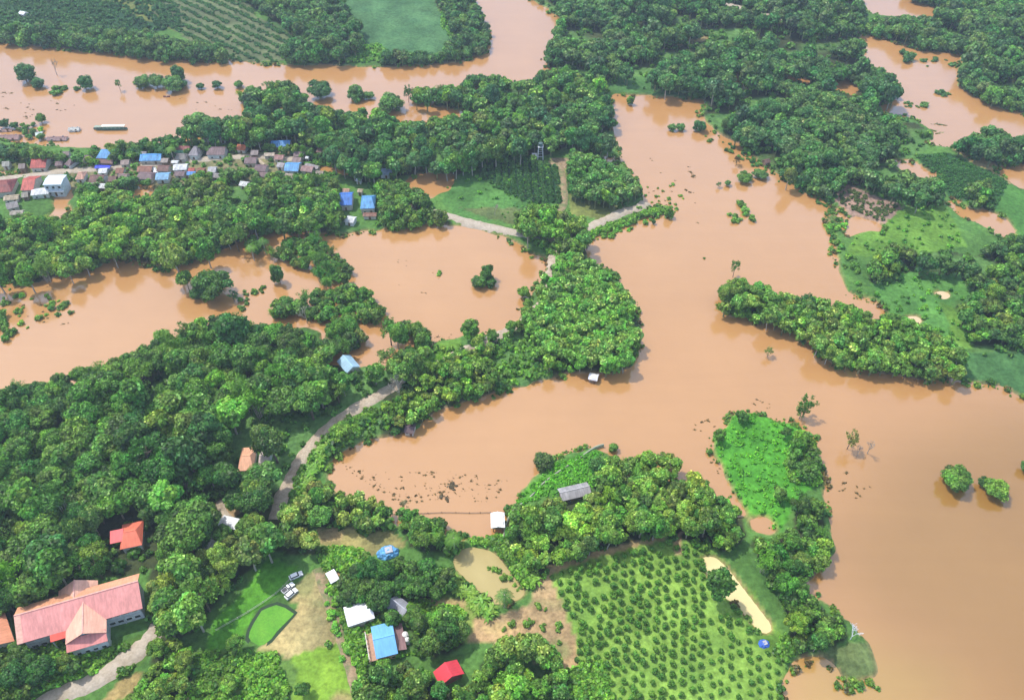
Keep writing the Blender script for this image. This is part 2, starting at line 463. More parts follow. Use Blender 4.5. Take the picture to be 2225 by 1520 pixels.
# ground colours (albedo)
GRASS=(0.115,0.235,0.045); BRIGHT=(0.115,0.235,0.04); DEEP=(0.05,0.12,0.035); DRY=(0.30,0.27,0.11); DIRT=(0.42,0.29,0.16)
MUD=(0.47,0.29,0.16); FIELD=(0.072,0.170,0.072); SOIL=(0.045,0.06,0.025); DARKF=(0.03,0.085,0.04); OLIVE=(0.17,0.2,0.06); ORCH=(0.20,0.35,0.065)
PAINT = [
 ([(-200,-100),(330,-100),(400,60),(300,80),(100,70),(-200,60)], DARKF, 3),
 ([(190,-100),(260,-30),(440,60),(640,130),(600,138),(480,132),(400,80),(300,40),(200,-10)], OLIVE, 3),
 ([(330,-20),(520,-20),(560,40),(650,90),(620,138),(480,132),(330,40)], (0.12,0.15,0.075), 3),
 ([(680,-100),(900,-100),(950,20),(985,70),(960,118),(830,120),(770,100),(740,40)], FIELD, 2),
 ([(740,98),(830,104),(840,138),(740,132)], GRASS, 3),
 ([(1320,168),(1400,170),(1480,188),(1540,212),(1530,218),(1400,208),(1322,203)], (0.07,0.17,0.05), 2),
 ([(1460,95),(1545,72),(1560,82),(1475,106)], (0.34,0.26,0.12), 2),
 ([(960,440),(1010,375),(1060,345),(1210,360),(1240,420),(1215,470),(1130,470),(1040,490),(985,470)], (0.08,0.2,0.05), 3),
 ([(1030,375),(1060,345),(1160,342),(1215,365),(1218,440),(1160,445),(1100,420)], (0.022,0.065,0.03), 1),
 ([(1208,360),(1228,360),(1232,440),(1214,450)], (0.22,0.25,0.08), 1),
 ([(1195,345),(1240,350),(1232,372),(1200,365)], (0.3,0.22,0.15), 2),
 ([(1235,425),(1310,430),(1370,455),(1300,480),(1240,470)], OLIVE, 3),
 ([(1000,455),(1230,455),(1240,500),(1130,500)], (0.12,0.16,0.06), 3),
 ([(1815,440),(1828,400),(1958,450),(1930,495),(1860,478)], (0.30,0.20,0.165), 3),
 ([(1840,560),(1860,500),(1925,490),(1960,455),(2050,450),(2070,480),(2100,540),(1960,560)], BRIGHT, 4),
 ([(2060,320),(2085,325),(2140,345),(2205,385),(2280,420),(2280,445),(2190,400),(2120,365)], (0.36,0.27,0.13), 1),
 ([(2140,420),(2200,400),(2400,480),(2400,560),(2225,540),(2200,490),(2150,460)], (0.075,0.20,0.045), 3),
 ([(1990,340),(2060,335),(2190,395),(2160,460),(2060,430)], (0.035,0.10,0.035), 2),
 ([(1890,620),(1960,595),(2080,600),(2130,640),(2060,660),(2110,760),(2060,770),(1980,690),(1930,690)], (0.085,0.22,0.05), 4),
 ([(2040,660),(2100,680),(2115,760),(2075,762)], BRIGHT, 3),
 ([(2090,770),(2400,760),(2400,900),(2225,865),(2090,826)], (0.06,0.15,0.05), 3),
 ([(1555,930),(1600,893),(1740,925),(1780,1050),(1720,1100),(1700,1155),(1620,1110),(1555,990)], (0.075,0.27,0.03), 4),
 ([(1340,965),(1200,1010),(1115,1095),(1150,1090),(1290,1060),(1290,1000)], (0.085,0.24,0.035), 3),
 ([(935,750),(1000,740),(1010,765),(945,785)], BRIGHT, 3),
 ([(690,1150),(860,1160),(880,1190),(780,1215),(700,1240)], DRY, 5),
 ([(440,1440),(470,1350),(590,1210),(660,1245),(560,1330),(520,1400)], (0.10,0.30,0.03), 3),
 ([(560,1412),(600,1370),(650,1325),(620,1290),(690,1230),(720,1320),(735,1400),(650,1440)], (0.38,0.31,0.15), 4),
 ([(600,1440),(660,1420),(740,1400),(770,1500),(770,1600),(600,1600)], (0.18,0.32,0.04), 4),
 ([(420,1420),(560,1415),(650,1440),(620,1600),(420,1600)], (0.12,0.22,0.05), 4),
 ([(700,1235),(790,1205),(770,1260),(715,1260)], (0.46,0.28,0.14), 3),
 ([(745,1350),(850,1345),(850,1380),(770,1385)], DIRT, 3),
 ([(880,1300),(1060,1300),(1090,1380),(1000,1400),(960,1340)], (0.2,0.28,0.07), 4),
 ([(970,1255),(1000,1240),(1090,1330),(1070,1340)], BRIGHT, 2),
 ([(1035,1350),(1150,1320),(1160,1260),(1200,1250),(1240,1330),(1290,1430),(1235,1470),(1060,1400),(1010,1400)], DIRT, 4),
 ([(1236,1440),(1262,1440),(1275,1520),(1250,1530)], DIRT, 2),
 ([(1190,1235),(1300,1200),(1440,1165),(1510,1185),(1590,1270),(1640,1370),(1705,1400),(1720,1600),(1290,1600),(1250,1400)], ORCH, 3),
 ([(1190,1235),(1300,1200),(1440,1165),(1444,1176),(1300,1212),(1200,1250)], (0.42,0.3,0.15), 1),
 ([(1500,1180),(1560,1200),(1700,1380),(1740,1420),(1700,1430),(1640,1400),(1590,1270)], BRIGHT, 3),
 ([(1455,1165),(1480,1160),(1478,1205),(1465,1205)], DIRT, 1),
 ([(1780,1420),(1860,1395),(1895,1400),(1925,1474),(1828,1474)], (0.14,0.19,0.07), 3),
 ([(1040,1365),(1100,1350),(1130,1370),(1080,1390)], (0.5,0.36,0.18), 2),
 ([(260,1480),(310,1460),(300,1500),(200,1560)], (0.4,0.3,0.13), 2),
 ([(330,1370),(320,1440),(100,1560),(60,1520),(240,1410)], (0.10,0.2,0.04), 2),
 ([(470,1090),(530,1080),(525,1120),(490,1130)], DIRT, 2),
 ([(-60,330),(50,345),(80,380),(40,372),(-60,369)], OLIVE, 2),
 ([(100,370),(420,345),(640,330),(640,420),(420,400),(100,420)], (0.2,0.19,0.10), 4),
]
# canopy: (name phrase, outline, spacing, rmin, rmax, kinds, tint low, tint high)
# leaf albedos; the BL pair has blue distance haze painted into its colour
DK=(0.030,0.078,0.026); DK2=(0.042,0.100,0.030); MD=(0.065,0.135,0.035); LT=(0.095,0.175,0.042); BL=(0.030,0.085,0.044); BL2=(0.060,0.125,0.055); YG=(0.12,0.175,0.055)
CANOPY = [
 ("on the far bank of the muddy river, left", [(-80,55),(0,60),(100,52),(200,62),(330,75),(400,95),(480,100),(495,132),(340,127),(240,114),(150,103),(60,95),(-80,85)], .8, 3.2,5.5, dict(broad=1), BL, BL2),
 ("in the copse between two fields across the river", [(520,-80),(680,-80),(740,0),(785,60),(788,105),(745,132),(625,138),(610,110),(650,80),(600,40),(520,-10)], .8, 3.5,6, dict(broad=1), BL, BL2),
 ("along the river bend beside the pale green field", [(890,-80),(990,-80),(1042,15),(1060,60),(1064,92),(1050,118),(930,136),(830,140),(838,112),(960,118),(985,80),(960,20)], .8, 2.6,4.6, dict(broad=1), BL, BL2),
 ("in the great wood north of the eastern lake", [(1150,-100),(1150,-5),(1210,20),(1215,45),(1202,90),(1178,130),(1215,160),(1330,168),(1540,212),(1528,240),(1560,280),(1610,310),(1650,350),(1700,385),(1830,345),(1900,350),(1990,332),(2035,292),(1990,258),(1925,258),(1900,225),(1960,205),(1930,165),(1875,130),(1870,70),(1880,30),(1850,-100)], .78, 3.4,6, dict(broad=.85,teak=.15), BL, BL2),
 ("in the distant wood beyond the north-eastern water", [(1875,68),(1900,42),(2040,42),(2040,12),(1980,0),(1960,-100),(2450,-100),(2450,265),(2240,245),(2150,222),(2082,185),(2085,150),(2112,118),(2000,104)], .78, 3.4,6, dict(broad=1), BL, BL2),
 ("on the far lake shore at the right edge", [(2065,318),(2150,282),(2230,300),(2400,330),(2400,350),(2190,358),(2130,345)], .8, 3.2,5.6, dict(broad=1), BL, BL2),
 ("in the wood between the river and the village", [(510,205),(560,195),(600,182),(650,190),(665,215),(690,235),(745,250),(800,243),(870,272),(950,262),(1040,250),(1000,225),(900,222),(890,190),(950,195),(1040,165),(1090,172),(1120,190),(1200,150),(1310,170),(1335,230),(1335,330),(1300,330),(1230,310),(1165,338),(1060,345),(980,378),(880,372),(780,390),(740,365),(690,330),(640,296),(560,310),(480,300),(395,300),(400,265),(450,255),(495,268),(555,240)], .78, 3.2,5.6, dict(broad=.6,teak=.33,bamboo=.07), BL, MD),
 ("in the teak grove beside the fenced hilltop field", [(1228,350),(1240,330),(1300,345),(1345,372),(1390,400),(1396,430),(1360,456),(1310,440),(1232,425)], .72, 2.5,3.6, dict(teak=1), (0.045,0.11,0.04), (0.07,0.15,0.05)),
 ("in the wood below the flooded village", [(-80,475),(60,470),(130,482),(160,470),(180,440),(190,425),(260,412),(285,436),(335,432),(350,405),(430,395),(520,385),(560,400),(680,385),(735,395),(735,430),(745,470),(770,492),(830,494),(740,507),(640,500),(540,500),(500,533),(440,558),(400,572),(340,578),(290,560),(250,553),(190,585),(100,606),(-80,606)], .8, 3.0,5.2, dict(broad=.64,teak=.2,bamboo=.1,airy=.06), DK2, LT),
 ("beside the blue roofed houses above the western lake", [(810,400),(860,390),(920,425),(970,465),(985,485),(900,494),(830,496),(825,450)], .8, 2.6,4.4, dict(broad=1), DK2, MD),
 ("at the flooded road junction between the lakes", [(1128,462),(1170,450),(1240,470),(1285,515),(1268,560),(1215,545),(1195,525),(1120,503)], .75, 3.0,4.8, dict(broad=.7,teak=.3), MD, LT),
 ("in the rounded light green grove between the lakes", [(1188,580),(1205,568),(1240,555),(1300,582),(1350,630),(1382,680),(1390,740),(1365,798),(1300,806),(1240,790),(1180,760),(1140,712),(1132,690),(1150,650),(1180,610)], .62, 2.2,3.1, dict(teak=1), (0.070,0.15,0.042), (0.085,0.175,0.045)),
 ("on the green bank along the eastern lake", [(940,760),(1010,745),(1080,728),(1130,700),(1190,770),(1290,806),(1220,813),(1130,835),(1040,856),(962,878),(920,905),(870,932),(790,954),(725,985),(690,975),(760,912),(840,880),(900,825)], 1.0, 1.3,3.0, dict(broad=.6,teak=.25,bamboo=.1,airy=.05), MD, LT),
 ("in the big hillside wood on the left", [(-80,890),(0,868),(40,835),(80,846),(150,812),(230,788),(310,772),(370,708),(430,698),(500,688),(560,700),(620,710),(680,740),(740,702),(850,700),(905,708),(938,745),(935,805),(895,842),(868,880),(788,903),(712,962),(658,1016),(618,1095),(590,1120),(560,1130),(480,1100),(440,1200),(330,1225),(300,1240),(150,1250),(100,1300),(30,1335),(-80,1330)], .80, 3.8,6.6, dict(broad=.60,teak=.26,bamboo=.07,airy=.07), DK, MD),
 ("in the tree belt above the bright green lawn", [(560,1125),(600,1100),(640,1110),(690,1160),(685,1195),(640,1195),(590,1190),(535,1235),(485,1285),(425,1365),(340,1390),(320,1340),(325,1270),(330,1225),(440,1200),(500,1140)], .78, 3.2,5.4, dict(broad=.5,teak=.42,airy=.08), DK2, YG),
 ("below the pink roofed school", [(-80,1400),(40,1400),(60,1420),(140,1425),(190,1440),(150,1475),(60,1530),(-80,1600)], .8, 2.8,4.6, dict(broad=1), DK, MD),
 ("beside the concrete road in the lower left corner", [(325,1400),(400,1390),(425,1440),(440,1500),(450,1600),(200,1600),(300,1480),(335,1450)], .8, 2.0,3.8, dict(broad=.8,teak=.2), MD, LT),
 ("on the lake edge below the debris field", [(650,1080),(700,1050),(740,1062),(830,1090),(858,1125),(800,1158),(740,1138),(690,1140),(640,1110)], .78, 2.6,4.4, dict(teak=.5,broad=.5), DK2, YG),
 ("between the dry clearing and the floating debris", [(862,1110),(900,1112),(960,1130),(1000,1160),(1005,1185),(940,1190),(890,1180)], .75, 2.4,4.0, dict(broad=.8,teak=.2), DK2, MD),
 ("in the dark grove above the white farm roof", [(712,1278),(745,1245),(765,1210),(830,1222),(900,1208),(975,1232),(988,1275),(950,1306),(860,1300),(830,1345),(760,1320),(705,1300)], .72, 2.6,4.4, dict(broad=1), DK, DK2),
 ("between the grey roof and the blue farmhouse", [(885,1325),(945,1325),(985,1330),(1012,1350),(1010,1392),(950,1420),(900,1410)], .75, 2.4,4.2, dict(broad=.9,teak=.1), DK2, MD),
 ("at the bottom edge around the red roof", [(770,1470),(830,1440),(920,1445),(960,1490),(1020,1480),(1060,1420),(1090,1380),(1200,1390),(1215,1440),(1240,1500),(1245,1600),(770,1600)], .78, 2.6,4.6, dict(broad=.5,teak=.35,airy=.1,bamboo=.05), DK2, LT),
 ("on the wooded peninsula above the orchard", [(1112,1110),(1200,1085),(1290,1078),(1285,1010),(1345,990),(1440,982),(1482,1012),(1480,1050),(1535,1045),(1540,1075),(1605,1105),(1620,1160),(1580,1190),(1500,1170),(1440,1160),(1300,1190),(1200,1238),(1140,1235),(1100,1185)], .72, 2.5,4.3, dict(broad=.42,teak=.45,bamboo=.06,airy=.07), DK2, LT),
 ("on the strip of land east of the orchard", [(1740,1068),(1780,1080),(1792,1130),(1805,1210),(1775,1240),(1735,1252),(1765,1300),(1832,1352),(1838,1385),(1740,1415),(1712,1405),(1712,1340),(1690,1290),(1660,1240),(1625,1190),(1630,1165),(1660,1172),(1720,1150),(1725,1100)], .75, 2.4,4.0, dict(broad=.7,teak=.15,bamboo=.1,airy=.05), DK, MD),
 ("along the right side of the grassy island", [(1740,935),(1768,960),(1785,1015),(1778,1050),(1715,1045),(1712,1000),(1722,960)], .8, 1.6,3.0, dict(broad=1), DK2, MD),
 ("on the long wooded spit in the eastern lake", [(1562,625),(1600,602),(1672,622),(1680,645),(1740,642),(1835,662),(1900,690),(1950,692),(2060,735),(2095,775),(2092,822),(1980,815),(1900,800),(1832,793),(1775,755),(1722,722),(1642,696),(1565,682)], .72, 2.4,4.0, dict(broad=.4,teak=.53,airy=.07), MD, LT),
 ("in the wood behind the green fields at the right", [(1880,570),(1920,545),(2040,535),(2120,548),(2225,500),(2450,520),(2450,765),(2115,760),(2090,700),(2075,660),(2135,640),(2090,600),(1960,598),(1895,615)], .8, 2.6,4.6, dict(broad=.9,teak=.1), BL, MD),
 ("in the wood above the ploughed plot", [(1690,380),(1760,360),(1850,342),(1940,355),(2050,405),(2045,445),(1970,440),(1865,394),(1830,405),(1790,435),(1720,395)], .78, 2.8,4.8, dict(broad=.9,teak=.1), BL, BL2),
 ("beside the narrow pools at the right edge", [(2100,405),(2140,390),(2160,400),(2150,440),(2115,450)], .8, 2.8,4.4, dict(broad=1), BL2, MD),
 ("standing in the water of the western lake, upper strip", [(530,525),(560,512),(600,545),(625,515),(690,510),(728,540),(760,585),(760,615),(705,622),(680,592),(600,562),(545,552)], .75, 2.2,3.8, dict(broad=.55,bamboo=.45), DK2, MD),
 ("on the flooded neck beside the western lake", [(578,655),(640,640),(720,622),(790,625),(838,668),(830,695),(740,705),(640,690),(590,690)], .8, 2.4,4.2, dict(broad=.95,bamboo=.05), DK2, MD),
 ("among the village houses beside the river", [(-60,312),(60,318),(130,335),(180,345),(210,322),(270,312),(330,305),(390,298),(400,318),(500,318),(560,310),(650,320),(720,340),(700,352),(560,345),(300,352),(180,362),(110,350),(50,345),(-60,335)], .85, 2.0,4.0, dict(broad=.9,bamboo=.1), BL, MD),
 ("behind the village street gardens", [(160,398),(260,388),(350,395),(420,385),(520,372),(640,382),(740,388),(640,396),(420,398),(260,410),(180,425)], .9, 1.8,3.2, dict(broad=1), BL2, MD),
 ("near the two blue houses above the western lake", [(690,395),(735,400),(735,470),(720,470)], .8, 2.4,3.6, dict(broad=1), DK2, MD),
 ("on the flooded left shore beside the village", [(0,262),(90,270),(100,300),(0,300)], 1.6, 1.4,2.2, dict(broad=1), BL2, MD),
]
GAPS = {3: .20, 4: .36, 26: .30, 6: .6, 13: .75, 8: .72, 12: .35, 27: .6}   # woods with open scrubby gaps: noise level above which nothing tall grows
# places no canopy may cover
HOLES = [
 [(1325,172),(1400,172),(1480,190),(1540,212),(1535,222),(1322,205)],
 [(1575,5),(1640,24),(1700,40),(1690,48),(1630,34),(1575,14)],
 [(1460,95),(1545,70),(1562,80),(1475,108)],
 [(1700,164),(1740,160),(1780,174),(1775,198),(1715,190)],
 [(1796,163),(1850,160),(1880,190),(1860,232),(1825,215),(1800,207)],
 [(1590,150),(1618,150),(1626,180),(1650,200),(1584,204)],
 [(1815,442),(1828,400),(1955,446),(1925,505),(1845,505)],
 [(1925,343),(1975,338),(2055,388),(2000,402),(1950,378)],
 [(1650,55),(1700,45),(1760,75),(1750,95),(1680,95)],
 [(1695,1160),(1660,1110),(1620,1120)],
 [(470,1095),(530,1080),(525,1125),(490,1130)],
 [(1300,480),(1395,440),(1400,470),(1245,520)],
 [(1505,1195),(1560,1190),(1605,1225),(1665,1290),(1705,1350),(1705,1400),(1640,1410),(1585,1310),(1510,1260)],
 [(990,1185),(1070,1185),(1105,1225),(1155,1295),(1065,1335),(980,1240)],
 [(545,1195),(620,1205),(660,1235),(640,1320),(560,1420),(440,1420),(500,1300)],
]
# ------------------------------------------------------------------ the ground: one sheet to the horizon
def axis(lo, hi, step, far):
    a = list(np.arange(lo, hi + 1e-6, step))
    d, x = step, hi
    up = []
    while x < far:
        d *= 1.35; x += d; up.append(x)
    d, x = step, lo
    dn = []
    while x > -far:
        d *= 1.35; x -= d; dn.append(x)
    return np.array(dn[::-1] + a + up)

def blur(a, n):
    for _ in range(n):
        a = (a + np.roll(a, 1, 0) + np.roll(a, -1, 0)) / 3
        a = (a + np.roll(a, 1, 1) + np.roll(a, -1, 1)) / 3
    return a

gx = axis(-440, 440, 1.15, 5500)
gy = axis(70, 640, 1.15, 5500)
GX, GY = np.meshgrid(gx, gy)
PX, PY, DD = proj(GX, GY, np.zeros_like(GX))
wobx = vnoise(GX, GY, 5.0) * 1.6 + vnoise(GX, GY, 1.9) * 0.9
woby = vnoise(GX + 500, GY, 5.0) * 1.6 + vnoise(GX + 500, GY, 1.9) * 0.9
PXw, PYw, _ = proj(GX + wobx, GY + woby, np.zeros_like(GX))
inview = (DD < 5000) & (GY > 20)
wet = np.zeros(GX.shape, bool)
for p in WATER: wet |= inpoly(PXw, PYw, p)
for p in LAND: wet &= ~inpoly(PXw, PYw, p)
for _, p in PONDS: wet |= inpoly(PX, PY, p)
wet &= inview
m = blur((~wet).astype(float), 2)
GZ = (m - 0.5) * 3.2
GZ = np.clip(GZ, -1.2, 0.9) + np.where(m > 0.9, 0.12 * vnoise(GX, GY, 6) + 0.25 * vnoise(GX, GY, 30), 0.0)
GZ = np.where(inview, GZ, 0.9)
rgb = np.empty(GX.shape + (3,)); rgb[:] = (0.085, 0.19, 0.045)
patch = vnoise(GX, GY, 22)[..., None]
rgb = rgb * (1 + 0.3 * patch)
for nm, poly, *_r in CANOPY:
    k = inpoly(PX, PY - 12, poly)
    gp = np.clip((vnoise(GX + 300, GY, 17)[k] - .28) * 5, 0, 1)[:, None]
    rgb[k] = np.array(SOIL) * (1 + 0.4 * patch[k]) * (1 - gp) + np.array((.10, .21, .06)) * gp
for poly, col, jit in PAINT:
    qx = PX + vnoise(GX, GY, 4) * jit * 1.5; qy = PY + vnoise(GX + 90, GY, 4) * jit
    k = inpoly(qx, qy, poly)
    v2 = vnoise(GX, GY, 9)[k][:, None]
    rgb[k] = np.array(col) * (1 + 0.22 * v2)
# bare earth wandering through the worn plots, wet mud along every shore
worn = vnoise(GX + 77, GY, 7)
for poly, col, jit in PAINT:
    if col in (DRY, (0.18, 0.32, 0.04), (0.2, 0.28, 0.07), (0.38,0.31,0.15), DIRT):
        k = inpoly(PX, PY, poly)
        alt = np.array((.2, .22, .09)) if col in (DIRT, (0.38,0.31,0.15)) else np.array(DIRT)
        t = np.clip((worn[k] - (0.5 if col == DIRT else 0.28)) * 4, 0, .75)[:, None]
        rgb[k] = rgb[k] * (1 - t) + alt * t
shore = np.clip(1 - np.abs(m - 0.42) * 3.2, 0, 1)[..., None] * np.clip(vnoise(GX, GY, 5) * 2 + .9, 0, 1)[..., None]
rgb = rgb * (1 - shore * .7) + np.array(MUD) * shore * .7
rgb[GZ < -0.1] = MUD
ny, nx = GX.shape
idx = np.arange(nx * ny).reshape(ny, nx)
quads = np.stack([idx[:-1, :-1], idx[:-1, 1:], idx[1:, 1:], idx[1:, :-1]], -1).reshape(-1, 4)
g = NM().add(np.stack([GX, GY, GZ], -1).reshape(-1, 3), rgb.reshape(-1, 3), q=quads)
gm = g.mesh("ground", M_GROUND)
gm.polygons.foreach_set('use_smooth', np.ones(len(gm.polygons), bool))
ground = put(bpy.data.objects.new("ground", gm)); tag(ground, kind='structure')

def ground_z(x, y):
    i = np.clip(np.searchsorted(gx, x), 0, nx - 1); j = np.clip(np.searchsorted(gy, y), 0, ny - 1)
    return float(GZ[j, i])

# ------------------------------------------------------------------ flood water, ponds
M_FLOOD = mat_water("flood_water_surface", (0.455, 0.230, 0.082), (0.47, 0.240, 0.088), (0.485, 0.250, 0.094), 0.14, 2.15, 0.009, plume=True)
wxs = axis(-440, 440, 4.0, 5400); wys = axis(60, 640, 4.0, 5400)
WX, WY = np.meshgrid(wxs, wys)
wpx, wpy, _ = proj(WX, WY, np.zeros_like(WX))
wc = np.ones(WX.shape + (3,))
jx = wpx + vnoise(WX, WY, 30) * 25; jy = wpy + vnoise(WX + 40, WY, 30) * 18
sand = inpoly(jx, jy, [(1700,1425),(1900,1380),(1960,1400),(2080,1450),(2110,1490),(2000,1520),(1980,1560),(1850,1700),(1700,1700)]).astype(float)
clear = inpoly(jx, jy, [(1880,1000),(2100,900),(2500,900),(2500,1700),(1990,1700),(2130,1500),(2100,1440),(1880,1370),(1800,1270),(1830,1100)]).astype(float)  # mask that tints the lower-right water darker and less blue
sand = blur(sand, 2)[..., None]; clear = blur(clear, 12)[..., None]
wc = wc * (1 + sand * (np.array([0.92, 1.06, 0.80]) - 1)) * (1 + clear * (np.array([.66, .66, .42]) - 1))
k = np.arange(WX.size).reshape(WX.shape)
wq = np.stack([k[:-1, :-1], k[:-1, 1:], k[1:, 1:], k[1:, :-1]], -1).reshape(-1, 4)
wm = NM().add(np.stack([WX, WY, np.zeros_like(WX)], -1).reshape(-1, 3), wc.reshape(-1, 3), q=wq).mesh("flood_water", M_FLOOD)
tag(put(bpy.data.objects.new("flood_water", wm)), kind='structure')

def sheet(name, poly, z, mat, grow=1.0):
    pts = [G(x, y, z) for x, y in poly]
    c = np.mean([p[:2] for p in pts], 0)
    mb = MB()
    out = []
    for p in pts:
        d = np.array(p[:2]) - c; L = np.hypot(*d)
        q = c + d * (L + grow) / L
        out.append((q[0], q[1], z))
    if sum(out[i][0] * out[(i + 1) % len(out)][1] - out[(i + 1) % len(out)][0] * out[i][1] for i in range(len(out))) < 0: out.reverse()
    mb.poly(out)
    return tag(mb.build(name, mat), kind='structure')
PW = {"pale_pond": mat_water("pale_pond_surface", (0.66, 0.55, 0.27), (0.70, 0.59, 0.30), (0.74, 0.62, 0.33), 0.25, 1.33, 0.05),
      "brown_pond": mat_water("brown_pond_surface", (0.38, 0.30, 0.12), (0.42, 0.335, 0.145), (0.46, 0.37, 0.165), 0.2, 1.33, 0.05),
      "shallow_pool": mat_water("shallow_pool_surface", (0.6, 0.42, 0.26), (0.64, 0.48, 0.3), (0.66, 0.5, 0.33), 0.2, 1.33, 0.05)}
for i, (nm, poly) in enumerate(PONDS):
    sheet(nm, poly, 0.02 + 0.004 * i, PW[nm], 1.2)

# ------------------------------------------------------------------ roads: ribbons with a raised bed
def smooth_path(pts, step=1.5):
    P = [np.array(p, float) for p in pts]
    P = [2 * P[0] - P[1]] + P + [2 * P[-1] - P[-2]]
    out = []
    for i in range(1, len(P) - 2):
        a, b, c, d = P[i - 1], P[i], P[i + 1], P[i + 2]
        n = max(2, int(np.hypot(*(c - b)) / step))
        for t in np.linspace(0, 1, n, endpoint=False):
            out.append(0.5 * ((2 * b) + (-a + c) * t + (2 * a - 5 * b + 4 * c - d) * t * t + (-a + 3 * b - 3 * c + d) * t ** 3))
    out.append(P[-2])
    return np.array(out)

def ribbon(name, pxs, width, mat, lift=0.3, rag=0.42, zmin=0.55, seed=1, kind='structure', **kw):
    pts = smooth_path([G(x, y, 0.6)[:2] for x, y in pxs])
    rnd = np.random.RandomState(seed)
    t = np.gradient(pts, axis=0); t /= np.hypot(t[:, 0], t[:, 1])[:, None] + 1e-9
    nrm = np.stack([-t[:, 1], t[:, 0]], 1)
    z = np.array([max(zmin, ground_z(x, y)) for x, y in pts])
    for _ in range(6): z = np.convolve(np.pad(z, 2, 'edge'), np.ones(5) / 5, 'valid')
    z += lift
    wl = width / 2 * (1 + rag * (rnd.rand(len(pts)) - .5)); wr = width / 2 * (1 + rag * (rnd.rand(len(pts)) - .5))
    rows = [np.c_[pts + nrm * (wl + 1.2)[:, None], z - 1.2], np.c_[pts + nrm * wl[:, None], z - .02], np.c_[pts, z + 0.04],
            np.c_[pts - nrm * wr[:, None], z - .02], np.c_[pts - nrm * (wr + 1.2)[:, None], z - 1.2]]
    n = len(pts); v = np.concatenate(rows); q = []
    for r in range(4):
        a = np.arange(n - 1) + r * n
        q.append(np.stack([a, a + n, a + n + 1, a + 1], 1))
    me = NM().add(v, np.ones_like(v), q=np.concatenate(q)).mesh(name, mat)
    o = put(bpy.data.objects.new(name, me)); tag(o, kind=kind, **kw)
    return pts

def mat_road(name, col, rut, var=0.3):
    m, n, out = newmat(name)
    geo = n.nodes.new("ShaderNodeNewGeometry")
    a = noise(n, 0.35, 5, 0.65, geo.outputs['Position']); b = noise(n, 1.6, 3, 0.6, geo.outputs['Position'])
    c = mixc(n, tuple(col), tuple(rut), ramp(n, a, [(0.42, 0.0), (0.62, 1.0)]))
    c = mixc(n, c, ramp(n, b, [(0.3, 1 - var), (0.7, 1.1)]), 1.0, 'MULTIPLY')
    p = N(n, "ShaderNodeBsdfPrincipled", Roughness=0.9)
    n.links.new(c, p.inputs['Base Color']); n.links.new(p.outputs[0], out.inputs[0])
    return m
M_CONC = mat_road("worn_concrete", (0.46, 0.39, 0.31), (0.38, 0.31, 0.23), 0.2)
M_TRACK = mat_road("dirt_road_surface", (0.50, 0.41, 0.31), (0.36, 0.28, 0.20), 0.25)
M_EARTH = mat_road("earth_track_surface", (0.36, 0.25, 0.15), (0.16, 0.19, 0.07), 0.3)
ROADS = []
ROADS.append((ribbon("concrete_road", [(60,1560),(110,1520),(210,1478),(270,1435),(318,1398),(345,1360)], 4.6, M_CONC, seed=2), 4.6))
ROADS.append((ribbon("dirt_road", [(600,1130),(612,1085),(630,1045),(655,1000),(690,955),(735,915),(790,880),(850,845)], 3.9, M_TRACK, seed=3), 3.4))
SHADY = len(ROADS)
ROADS.append((ribbon("dirt_road", [(850,845),(905,812),(960,785),(1040,750),(1100,722),(1150,690),(1190,640),(1203,580),(1204,548),(1222,522)], 3.6, M_TRACK, seed=13), 1.0))
ROADS.append((ribbon("causeway_road", [(1222,522),(1245,510),(1300,487),(1350,464),(1388,452),(1402,440)], 4.2, M_CONC, 0.45, seed=4), 4.2))
ROADS.append((ribbon("lakeside_road", [(940,462),(985,474),(1040,488),(1115,505),(1170,518),(1222,522)], 3.6, M_CONC, seed=5), 3.6))
ROADS.append((ribbon("village_road", [(-60,398),(0,390),(60,384),(120,376),(200,370),(300,360),(380,353),(440,347),(500,344),(560,342),(640,348)], 3.8, M_CONC, 0.25, seed=6), 3.8))
ROADS.append((ribbon("earth_path", [(690,1235),(705,1280),(722,1330),(742,1390),(758,1440),(775,1500)], 2.6, M_EARTH, 0.1, 0.4, seed=7), 2.6))
ROADS.append((ribbon("far_road", [(1560,5),(1600,16),(1650,30),(1700,42),(1740,44)], 4.0, M_CONC, 0.3, seed=8), 4.0))
ROADS.append((ribbon("side_path", [(478,1088),(484,1110),(500,1128),(530,1140)], 2.4, M_TRACK, 0.1, 0.3, seed=9), 2.4))
ROADS.append((ribbon("farm_track", [(1190,352),(1215,362),(1224,400),(1226,440),(1215,462)], 3.0, M_EARTH, 0.1, 0.3, seed=10), 3.0))
ribbon("garden_path", [(600,1440),(660,1460)], 0.0001, M_EARTH, seed=11) if False else None

# ------------------------------------------------------------------ foliage prototypes
def leaf_quads(rs, cen, nrm, size, asp=0.75):
    n = len(cen)
    r = rs.normal(size=(n, 3)); a = np.cross(nrm, r); a /= np.linalg.norm(a, axis=1)[:, None] + 1e-9
    b = np.cross(nrm, a)
    s = (size * (0.7 + 0.6 * rs.rand(n)))[:, None]
    v = np.stack([cen - a * s * .5, cen - b * s * asp * .5, cen + a * s * .5, cen + b * s * asp * .5], 1).reshape(-1, 3)
    return v, np.arange(4 * n).reshape(n, 4)

def unit(rs, n, up=0.0):
    d = rs.normal(size=(n, 3)); d[:, 2] += up
    return d / (np.linalg.norm(d, axis=1)[:, None] + 1e-9)

